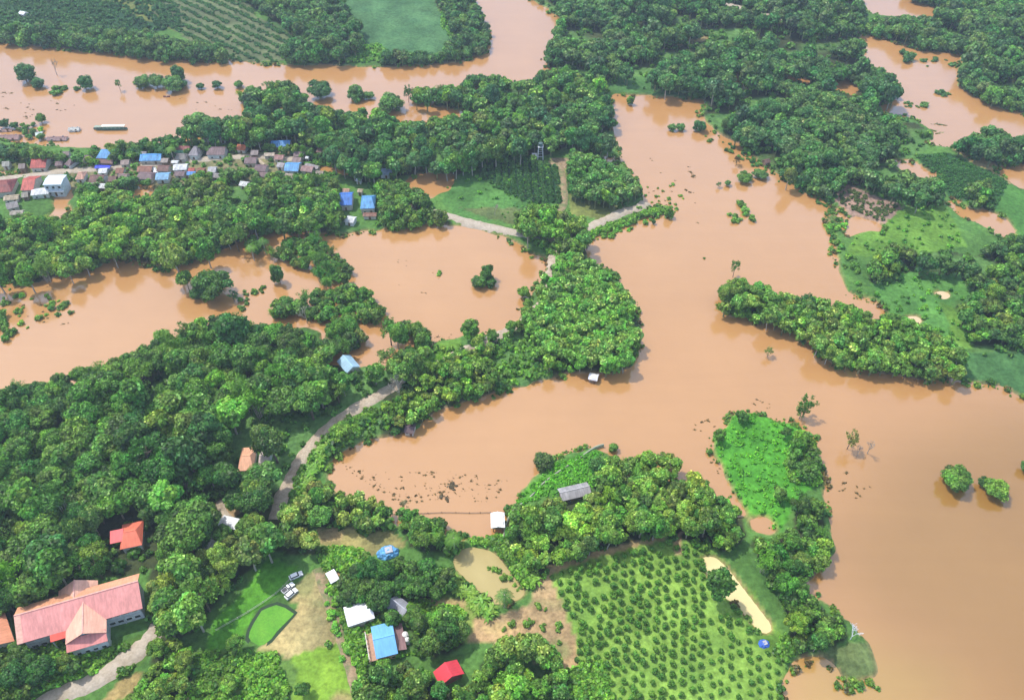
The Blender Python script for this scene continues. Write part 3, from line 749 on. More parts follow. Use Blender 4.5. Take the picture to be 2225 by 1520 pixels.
def crown_broad(seed, R=4.5, hc=6.2, flat=0.72, npuff=16, nleaf=1500, leaf=0.62, contrast=0.45, core=ICO1, flower=0.0, spread=0.62, pr=(0.30, 0.50)):
    rs = np.random.RandomState(seed)
    g = NM()
    d = unit(rs, npuff, 0.55)
    rad = R * spread * (0.65 + 0.5 * rs.rand(npuff))
    pc = d * rad[:, None]; pc[:, 2] = pc[:, 2] * flat + hc
    sk = rs.rand() * 3.14; ex = 1 + .28 * rs.rand()   # no crown is round: stretch it one way and lean it
    ax_ = np.array([math.cos(sk), math.sin(sk)]); al = pc[:, :2] @ ax_
    pc[:, :2] += ax_ * (al * (ex - 1))[:, None] + rs.normal(size=2) * R * .08
    pc = np.vstack([pc, [[0, 0, hc - R * .08]]])
    prr = np.r_[R * (pr[0] + (pr[1] - pr[0]) * rs.rand(npuff)), R * .55]
    pt = np.r_[1 + contrast * (rs.rand(npuff) - .5) * 2, .8]
    hue = 1 + 0.12 * rs.normal(size=npuff + 1)
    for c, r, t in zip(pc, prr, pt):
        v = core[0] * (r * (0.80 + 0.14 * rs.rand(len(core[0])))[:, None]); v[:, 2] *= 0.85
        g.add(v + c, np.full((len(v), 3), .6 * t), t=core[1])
    w = prr ** 2; w = w / w.sum()
    k = rs.choice(len(prr), nleaf * 2, p=w)
    dr = unit(rs, nleaf * 2, 0.35)
    cen = pc[k] + dr * (prr[k] * (0.86 + 0.2 * rs.rand(nleaf * 2)))[:, None] * np.array([1, 1, .85])
    # keep only leaves on the outside of the crown
    D = np.linalg.norm((cen[:, None] - pc[None]) / prr[None, :, None] / np.array([1, 1, .85]), axis=2)
    D[np.arange(len(k)), k] = 9
    keep = (D.min(1) > .92)
    cen, dr, k = cen[keep][:nleaf], dr[keep][:nleaf], k[keep][:nleaf]
    nr = dr + rs.normal(size=dr.shape) * .45; nr[:, 2] += .25; nr /= np.linalg.norm(nr, axis=1)[:, None]
    v, q = leaf_quads(rs, cen, nr, leaf)
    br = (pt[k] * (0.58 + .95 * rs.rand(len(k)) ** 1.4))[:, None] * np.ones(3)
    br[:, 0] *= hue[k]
    if flower > 0:
        f = (rs.rand(len(k)) < flower * np.clip(dr[:, 2] + .3, 0, 1.3)) & (rs.rand(len(prr))[k] > .25)
        br[f] = br[f] * np.array([2.1, 1.65, 2.6])
    g.add(v, np.repeat(br, 4, 0), q=q)
    return g

def crown_teak(seed, nleaf=1250, leaf=0.72, R=3.4, hc=6.4, flower=0.18, core=ICO1):
    return crown_broad(seed, R=R, hc=hc, flat=1.15, npuff=18, nleaf=nleaf, leaf=leaf, contrast=.22, flower=flower, spread=.55, core=core, pr=(.30, .46))

def crown_bamboo(seed, ncul=26, R=4.2, H=9.5, nl=46):
    rs = np.random.RandomState(seed); g = NM()
    for _ in range(ncul):
        a = rs.rand() * 2 * math.pi; out = R * (0.35 + .75 * rs.rand()); h = H * (.65 + .4 * rs.rand())
        t = np.linspace(.28, 1, nl)
        x = out * t ** 1.8; z = h * np.sin(t * 1.95) / np.sin(1.95 * .8)
        c = np.stack([x * math.cos(a), x * math.sin(a), z], 1) + rs.normal(size=(nl, 3)) * .38
        nr = unit(rs, nl, .9)
        v, q = leaf_quads(rs, c, nr, .95 * (1.1 - .45 * t), .42)
        br = (.75 + .6 * rs.rand()) * (0.8 + .4 * rs.rand(nl))
        g.add(v, np.repeat(br[:, None] * np.ones(3), 4, 0), q=q)
    return g

def crown_palm(seed, H=8.0, nf=15, L=3.4):
    rs = np.random.RandomState(seed); g = NM()
    for i in range(nf):
        a = 2 * math.pi * i / nf + rs.rand() * .3; up = .25 + .75 * rs.rand()
        n = 12
        t = np.linspace(0, 1, n)
        r = L * t * (1 - .15 * t); z = H + L * (up * .8 * t - (.6 + .5 * up) * t * t)
        w = .62 * np.sin(np.pi * np.clip(t * .85 + .12, 0, 1))
        ca, sa = math.cos(a), math.sin(a)
        cx, cy = r * ca, r * sa
        lft = np.stack([cx - sa * w, cy + ca * w, z - .35 * w], 1); mid = np.stack([cx, cy, z], 1); rgt = np.stack([cx + sa * w, cy - ca * w, z - .35 * w], 1)
        b = .75 + .5 * rs.rand()
        for k in range(n - 1):
            for A, B in ((lft, mid), (mid, rgt)):
                # leaflets: every strip is cut into a slanting blade with a gap beside it
                p = np.array([A[k], A[k] * .4 + A[k + 1] * .6, B[k] * .4 + B[k + 1] * .6, B[k]])
                g.add(p, np.full((4, 3), b), q=[[0, 1, 2, 3]])
    return g

def crown_banana(seed):
    rs = np.random.RandomState(seed); g = NM()
    for s in range(4):
        ox, oy = rs.normal(size=2) * .9
        for i in range(8):
            a = rs.rand() * 6.28; L = 2.0 + .8 * rs.rand(); up = .5 + .7 * rs.rand(); t = np.linspace(0, 1, 6)
            r = L * t; z = 1.6 + L * (up * t - .9 * t * t); w = .38 * np.sin(np.pi * np.clip(t * .9 + .08, 0, 1))
            ca, sa = math.cos(a), math.sin(a)
            A = np.stack([ox + r * ca - sa * w, oy + r * sa + ca * w, z], 1); B = np.stack([ox + r * ca + sa * w, oy + r * sa - ca * w, z + .1], 1)
            v = np.concatenate([A, B]); q = [[k, k + 1, k + 7, k + 6] for k in range(5)]
            g.add(v, np.full((12, 3), .8 + .5 * rs.rand()), q=q)
    return g

def trunk_mb(seed, H, r, limbs=5, spread=2.0, base=-1.2):
    rnd = random.Random(seed); mb = MB()
    p = Vector((0, 0, base)); n = 4
    for i in range(n):
        q = Vector((rnd.uniform(-.2, .2) * (i + 1) / 2, rnd.uniform(-.2, .2) * (i + 1) / 2, base + (H - base) * (i + 1) / n))
        mb.tube(p, q, r * (1 - .55 * i / n), r * (1 - .55 * (i + 1) / n), 7); p = q
    for i in range(limbs):
        a = 6.28 * i / limbs + rnd.random(); z0 = H * (.5 + .4 * rnd.random()); L = spread * (.6 + .6 * rnd.random())
        m1 = Vector((math.cos(a) * L * .5, math.sin(a) * L * .5, z0 + L * .5)); e = Vector((math.cos(a) * L, math.sin(a) * L, z0 + L * .8))
        mb.tube((0, 0, z0), m1, r * .42, r * .28, 5); mb.tube(m1, e, r * .28, r * .1, 5)
    return mb

def bare_mb(seed, H=7, r=.28, depth=4):
    rnd = random.Random(seed); mb = MB()
    def grow(p, d, L, rr, k):
        q = p + d * L
        mb.tube(p, q, rr, rr * .68, 5)
        if k == 0: return
        for _ in range(3 if k > 1 else 4):
            nd = (d + Vector((rnd.uniform(-.75, .75), rnd.uniform(-.75, .75), rnd.uniform(-.15, .4)))).normalized()
            grow(q, nd, L * rnd.uniform(.55, .8), max(rr * .62, .05), k - 1)
    grow(Vector((0, 0, -1)), Vector((0, 0, 1)), H * .45, r, depth)
    return mb

PROTO = {}
def protos():
    P = PROTO
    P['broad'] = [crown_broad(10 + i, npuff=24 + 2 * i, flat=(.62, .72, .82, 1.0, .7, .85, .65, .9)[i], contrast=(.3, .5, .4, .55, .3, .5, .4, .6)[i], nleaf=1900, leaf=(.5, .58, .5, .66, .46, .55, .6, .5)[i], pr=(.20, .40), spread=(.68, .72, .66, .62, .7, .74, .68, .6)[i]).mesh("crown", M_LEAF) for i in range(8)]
    P['teak'] = [crown_teak(40 + i, flower=(.05, .12, .22, .34, .03, .16)[i]).mesh("crown", M_LEAF) for i in range(6)]
    P['bamboo'] = [crown_bamboo(60 + i).mesh("crown", M_LEAF) for i in range(4)]
    P['palm'] = [crown_palm(70 + i).mesh("fronds", M_LEAF) for i in range(3)]
    P['banana'] = [crown_banana(80 + i).mesh("leaves", M_LEAF) for i in range(3)]
    P['shrub'] = [crown_broad(90 + i, R=1.6, hc=.9, flat=.75, npuff=8, nleaf=320, leaf=.42, contrast=.35).mesh("shrub", M_LEAF) for i in range(5)]
    P['orchard'] = [crown_broad(100 + i, R=1.25, hc=1.0, flat=.85, npuff=9, nleaf=260, leaf=.34, contrast=.25, spread=.5, pr=(.38, .55)).mesh("bush", M_LEAF) for i in range(5)]
    P['airy'] = []
    for i in range(3):
        g = NM(); rs = np.random.RandomState(120 + i)
        nclump = 26
        cc = unit(rs, nclump, .5) * (3.2 * (.45 + .6 * rs.rand(nclump)))[:, None]; cc[:, 2] = cc[:, 2] * .8 + 5.6
        for c in cc:
            n = 34; d = unit(rs, n, .2); cen = c + d * (.85 * rs.rand(n)[:, None] ** .5)
            v, q = leaf_quads(rs, cen, unit(rs, n, .6), .5)
            g.add(v, np.repeat((.7 + .6 * rs.rand(n))[:, None] * np.ones(3), 4, 0), q=q)
        P['airy'].append(g.mesh("crown", M_LEAF))
    P['trunk_broad'] = [trunk_mb(i, 6.0, .34, 6, 2.4).mesh("trunk", M_BARK) for i in range(4)]
    P['trunk_teak'] = [trunk_mb(20 + i, 6.8, .24, 4, 1.5).mesh("trunk", M_PALEBARK) for i in range(3)]
    P['trunk_airy'] = [trunk_mb(50 + i, 6.2, .22, 8, 2.6).mesh("trunk", M_BARK) for i in range(3)]
    mb = MB()
    rnd = random.Random(4)
    for i in range(14):
        a = rnd.random() * 6.28; mb.tube((.5 * math.cos(a), .5 * math.sin(a), -1), (1.6 * math.cos(a), 1.6 * math.sin(a), 6.5), .07, .04, 4)
    P['trunk_bamboo'] = [mb.mesh("culms", M_PALEBARK)]
    mb = MB(); mb.tube((0, 0, -1), (.15, .1, 4), .24, .19, 7); mb.tube((.15, .1, 4), (0, 0, 8.1), .19, .15, 7)
    P['trunk_palm'] = [mb.mesh("trunk", M_PALEBARK)]
    P['bare'] = [bare_mb(i, 8.5, .24, 4).mesh("branches", M_PALEBARK) for i in range(3)]
    P['lowbroad'] = [crown_broad(200 + i, npuff=11, nleaf=330, leaf=1.15, contrast=.5, flat=(.62, .75, .9, .7, .8)[i]).arrays() for i in range(5)]
    P['lowteak'] = [crown_teak(220 + i, nleaf=300, leaf=1.2, flower=(.05, .2, .12)[i]).arrays() for i in range(3)]
    P['lowbamboo'] = [crown_bamboo(230 + i, 16, nl=20).arrays() for i in range(2)]
protos()
KIND = {  # natural crown radius, crown centre height, names
 'broad': (4.5, 6.2, 'broadleaf_tree', 'tree', 'crown', 'trunk_broad'),
 'teak': (3.4, 6.4, 'teak_tree', 'tree', 'crown', 'trunk_teak'),
 'bamboo': (4.2, 6.0, 'bamboo_clump', 'bamboo', 'foliage', 'trunk_bamboo'),
 'palm': (3.2, 8.0, 'palm_tree', 'palm tree', 'fronds', 'trunk_palm'),
 'airy': (3.6, 5.6, 'sparse_tree', 'tree', 'crown', 'trunk_airy'),
}
def tree(kind, x, y, r, tint, label, group=None, seed=0, squash=1.0, base=None, name=None, cat=None):
    rnd = random.Random(seed)
    R, hc, nm, ct, cn, tk = KIND[kind]
    s = r / R
    z = 0.0 if base is None else base
    root = empty(name or nm, (x, y, z), rnd.random() * 6.28, label=label, cat=cat or ct, group=group)
    root.scale = (s, s, s * squash)
    c = put(bpy.data.objects.new(cn, rnd.choice(PROTO[kind])), root)
    c.color = (*tint, 1)
    put(bpy.data.objects.new('trunk' if kind != 'bamboo' else 'culms', rnd.choice(PROTO[tk])), root)
    return root

# ------------------------------------------------------------------ houses
BLD = []     # (px, py, radius in pixels) that no crown may hide
def frame(a, b, z):
    """ridge end pixels -> centre, half length, rotation"""
    p, q = Vector(G(a[0], a[1], z)), Vector(G(b[0], b[1], z))
    d = q - p
    return (p + q) / 2, d.length / 2, math.atan2(d.y, d.x)

def gable_roof(L, S, ze, zr, th=.14, hip=0.0):
    mb = MB()
    l2 = L - hip
    mb.slab([(-L, -S, ze), (L, -S, ze), (l2, -.02, zr), (-l2, -.02, zr)], th)
    mb.slab([(L, S, ze), (-L, S, ze), (-l2, .02, zr), (l2, .02, zr)], th)
    if hip > 0:
        mb.slab([(L, -S + .03, ze), (L, S - .03, ze), (l2, 0, zr)], th)
        mb.slab([(-L, S - .03, ze), (-L, -S + .03, ze), (-l2, 0, zr)], th)
    return mb

def walls(L, S, z0, ze, zr, gable=True, dark=None):
    mb = MB()
    mb.box(-L, L, -S, S, z0, ze)
    if gable:
        for sx in (-1, 1):
            x0, x1 = sorted((sx * L, sx * (L - .15)))
            n = len(mb.v)
            mb.v += [(x0, -S, ze), (x0, S, ze), (x0, 0, zr - .15), (x1, -S, ze), (x1, S, ze), (x1, 0, zr - .15)]
            mb.f += [(n, n + 2, n + 1), (n + 3, n + 4, n + 5), (n, n + 3, n + 5, n + 2), (n + 1, n + 2, n + 5, n + 4)]
    return mb

def house(name, a, b, S, eave, rise, roofc, wallc, label, cat='house', hip=0.0, over=.55, stilts=False, group=None, base=.35, tile=1.0, stain=.35,
          nwin=2, clear=1.0, porch=None):
    zr = base + eave + rise
    c, L, rot = frame(a, b, zr)
    root = empty(name, (c.x, c.y, base), rot, label=label, cat=cat, group=group)
    z0 = 1.6 if stilts else -1.6
    wl, ws = max(L - over - hip * .0, .6), max(S - over, .6)
    rm, wmt = roofm(roofc, tile, stain), wallm(wallc)
    k = rise / S
    ze = eave
    gable_roof(L, S, ze, ze + rise, hip=hip).build('roof', rm, root)
    zw = ze + over * k - .2
    walls(wl, ws, z0, zw, ze + rise - .05, gable=(hip == 0)).build('wall', wmt, root)
    rc = MB(); rc.box(-(L - hip), L - hip, -.14, .14, ze + rise - .04, ze + rise + .1); rc.build('ridge_cap', plainm(tuple(min(1, x * 1.15) for x in roofc)), root)
    for side in (-1, 1):
        n = nwin + (1 if L > 6 else 0)
        for i in range(n):
            x = -wl + (2 * wl) * (i + .5) / n
            if side == -1 and i == n // 2:
                d = MB(); d.box(x - .45, x + .45, -ws - .05, -ws - .003, max(z0, 0) + .05, max(z0, 0) + 2.0); d.build('door', plainm((.16, .09, .05)), root)
            else:
                w = MB(); zc = max(z0, 0) + 1.35
                w.box(x - .5, x + .5, side * ws - .05, side * ws + .05, zc - .45, zc + .45); wo_ = w.build('window', plainm((.6, .6, .56)), root)
                g_ = MB(); g_.box(x - .4, x + .4, side * ws - .06, side * ws + .06, zc - .36, zc + .36); g_.build('pane', M_GLASS, wo_)
    if stilts:
        for x in (-wl + .2, 0, wl - .2):
            for y in (-ws + .2, ws - .2):
                p = MB(); p.box(x - .12, x + .12, y - .12, y + .12, -1.8, z0); p.build('post', M_BARK, root)
    if porch:
        px0, px1, depth, pc = porch
        pm = MB(); zp = min(ze - .1, 2.6)
        pm.slab([(px0, -ws - depth, zp - .4), (px1, -ws - depth, zp - .4), (px1, -ws - .02, zp), (px0, -ws - .02, zp)], .1)
        pm.build('porch_roof', roofm(pc, tile, stain), root)
        for x in (px0 + .15, px1 - .15):
            q = MB(); q.box(x - .07, x + .07, -ws - depth + .1, -ws - depth + .24, -1.6, zp - .5); q.build('post', plainm((.5, .45, .4)), root)
    cx, cy = (a[0] + b[0]) / 2, (a[1] + b[1]) / 2
    BLD.append((cx, cy + S * .45 * pxm(cy), max(L, S) * pxm(cy) * 1.05 * clear, c.x, c.y, max(L, S)))
    return root
# ------------------------------------------------------------------ the pink roofed school
PINK = (0.72, 0.30, 0.27); PEACH = (0.78, 0.42, 0.30)
def school():
    zb = 0.4
    zr, ze = 10.2, 6.9
    c, L, rot = frame((30, 1337), (300, 1261), zr)
    S = 6.6
    root = empty('school_building', (c.x, c.y, zb), rot, label='large two storey school with long pink roof, cross gables and white walls', cat='school')
    zr -= zb; ze -= zb
    rm = roofm(PINK, .8, .18)
    fr = MB(); fr.slab([(-L, -S, ze), (L, -S, ze), (L, -.02, zr), (-L, -.02, zr)], .18); fr.build('roof', rm, root)
    SB = 3.5; zb2 = zr - (zr - ze) * SB / S
    fr = MB(); fr.slab([(L - .1, SB, zb2), (-L, SB, zb2), (-L, .02, zr), (L - .1, .02, zr)], .18); fr.build('rear_roof', roofm((.74, .35, .20), .8, .2), root)
    wm_ = wallm((0.62, 0.64, 0.66))
    wl, ws = L - 1.2, S - 1.1
    k = (zr - ze) / S
    wb = MB(); wb.box(-wl, wl, -ws, SB - .5, -1.5, ze + 1.1 * k - .25)
    for sx in (-1, 1):
        x0, x1 = sorted((sx * wl, sx * (wl - .2)))
        prof = [(-ws, ze + 1.1 * k - .3), (SB - .5, ze + 1.1 * k - .3), (SB - .5, zb2 + .1), (0, zr - .25)]
        n = len(wb.v); wb.v += [(x0, a, b) for a, b in prof] + [(x1, a, b) for a, b in prof]
        wb.f += [(n + 3, n + 2, n + 1, n), (n + 4, n + 5, n + 6, n + 7)]
    wb.box(-wl, wl, SB - .7, SB - .5, ze, zb2 + .1)
    wb.build('wall', wm_, root)
    cap = MB(); cap.box(-L, L, -.18, .18, zr - .05, zr + .12); cap.build('ridge_cap', plainm((.74, .38, .32)), root)
    vg = MB()
    for sx in (-1, 1):
        for sy in (-1,):
            x0, x1 = sorted((sx * (L + .03), sx * (L - 1.5)))
            if sx < 0:
                y0, y1 = sy * (S + .02), sy * .03
                vg.slab([(x0, y0, ze + .02), (x1, y0, ze + .02), (x1, y1, zr + .03), (x0, y1, zr + .03)] if sy < 0 else [(x1, y0, ze + .02), (x0, y0, ze + .02), (x0, y1, zr + .03), (x1, y1, zr + .03)], .3)
    vg.build('verge_board', plainm((.76, .42, .33)), root)
    inv = Matrix.Rotation(-rot, 4, 'Z')
    def loc(px, py, z):
        p = Vector(G(px, py, z)); return inv @ Vector((p.x - c.x, p.y - c.y, z - zb))
    # front and rear cross wings
    for nm, a, b, sgn, hw, dz, pm in (('front_wing', (172, 1318), (187, 1373), -1, 5.0, -.7, PEACH), ('rear_wing', (154, 1261), (167, 1303), 1, 5.0, -.35, PEACH)):
        pa = loc(*a, zr + zb + dz); pb = loc(*b, zr + zb + dz)
        x = (pa.x + pb.x) / 2
        ye = pb.y if sgn < 0 else pa.y
        y0 = 0.0
        zt = zr + dz; zlow = ze - .1
        mb = MB()
        if sgn < 0:
            mb.slab([(x - hw, ye, zlow), (x - .02, ye, zt), (x - .02, y0, zt), (x - hw, y0, zlow)][::1], .16)
            mb.slab([(x + .02, ye, zt), (x + hw, ye, zlow), (x + hw, y0, zlow), (x + .02, y0, zt)], .16)
        else:
            mb.slab([(x - hw, y0, zlow), (x - .02, y0, zt), (x - .02, ye, zt), (x - hw, ye, zlow)], .16)
            mb.slab([(x + .02, y0, zt), (x + hw, y0, zlow), (x + hw, ye, zlow), (x + .02, ye, zt)], .16)
        w = mb.build('wing_roof', roofm(pm, .8, .15), root)
        cp = MB(); cp.box(x - .15, x + .15, min(y0, ye), max(y0, ye), zt - .05, zt + .1); cp.build('ridge_cap', plainm((.74, .38, .32)), w)
        wb = MB(); yi = ye + (1.2 if sgn < 0 else -.8)
        wb.box(x - hw + .9, x + hw - .9, min(sgn * ws * .8, yi), max(sgn * ws * .8, yi), -1.5, zlow + .5)
        ya, yb2 = yi - .1, yi + .1
        n = len(wb.v)
        wb.v += [(x - hw + .9, ya, zlow + .5), (x + hw - .9, ya, zlow + .5), (x, ya, zt - .35), (x - hw + .9, yb2, zlow + .5), (x + hw - .9, yb2, zlow + .5), (x, yb2, zt - .35)]
        wb.f += [(n, n + 1, n + 2), (n + 3, n + 5, n + 4)]
        wb.build('wing_wall', wm_, root)
        if sgn < 0:
            sk = MB()
            sk.slab([(x - hw, ye - 1.9, zlow - 1.0), (x + hw, ye - 1.9, zlow - 1.0), (x + hw - .2, ye + .9, zlow + .35), (x - hw + .2, ye + .9, zlow + .35)], .14)
            sk.build('pent_roof', roofm((.72, .27, .24), .8, .15), root)
            fw = MB(); fw.box(x - hw + .7, x + hw - .7, ye - 1.0, ye + 1.1, -1.5, zlow - .75); fw.build('porch_wall', wm_, root)
            for zc in (2.0, 4.6):
                for i in range(4):
                    xx = x - 3.0 + 2 * i
                    f = MB(); f.box(xx - .62, xx + .62, ye - 1.06, ye - .94, zc - .55, zc + .55); fo = f.build('window', plainm((.75, .75, .75)), root)
                    q = MB(); q.box(xx - .5, xx + .5, ye - 1.09, ye - .97, zc - .43, zc + .43); q.build('pane', M_GLASS, fo)
            rd = MB()
            rd.slab([(x - hw - 3.9, -S - 1.6, ze - .75), (x - hw - .05, -S - 1.6, ze - .75), (x - hw - .05, -S + 2.2, ze + .95), (x - hw - 3.9, -S + 2.2, ze + .95)], .16)
            rd.build('stair_roof', roofm((.80, .13, .09), .8, .1), root)
            for xx in (x - hw - 3.6, x - hw - .5):
                q = MB(); q.box(xx - .12, xx + .12, -S - 1.4, -S - 1.15, -1.5, ze - .9); q.build('post', wm_, root)
    # windows and ledges along the front and back
    for side in (-1,):
        lb = MB(); lb.box(-wl - .1, wl + .1, side * ws - .12, side * ws + .12, 3.35, 3.6); lb.build('ledge', plainm((.5, .53, .58)), root)
        for zc in (1.9, 5.1):
            for i in range(13):
                x = -wl + 1.4 + i * (2 * wl - 2.8) / 12
                f = MB(); f.box(x - .8, x + .8, side * ws - .06, side * ws + .06, zc - .6, zc + .6); fo = f.build('window', plainm((.75, .75, .75)), root)
                q = MB(); q.box(x - .68, x + .68, side * ws - .09, side * ws + .09, zc - .48, zc + .48); q.build('pane', M_GLASS, fo)
    for i in range(7):
        x = -wl + i * (2 * wl) / 6
        q = MB(); q.box(x - .17, x + .17, -ws - .2, -ws + .02, -1.5, ze); q.build('pilaster', plainm((.55, .58, .62)), root)
    for px, py, r in ((60, 1360, 45), (110, 1345, 50), (170, 1345, 60), (230, 1300, 55), (285, 1285, 45), (290, 1330, 35), (215, 1345, 45), (70, 1395, 28), (185, 1400, 40), (150, 1285, 35), (240, 1265, 30), (30, 1345, 14)):
        BLD.append((px, py, r, c.x, c.y, 16))
school()

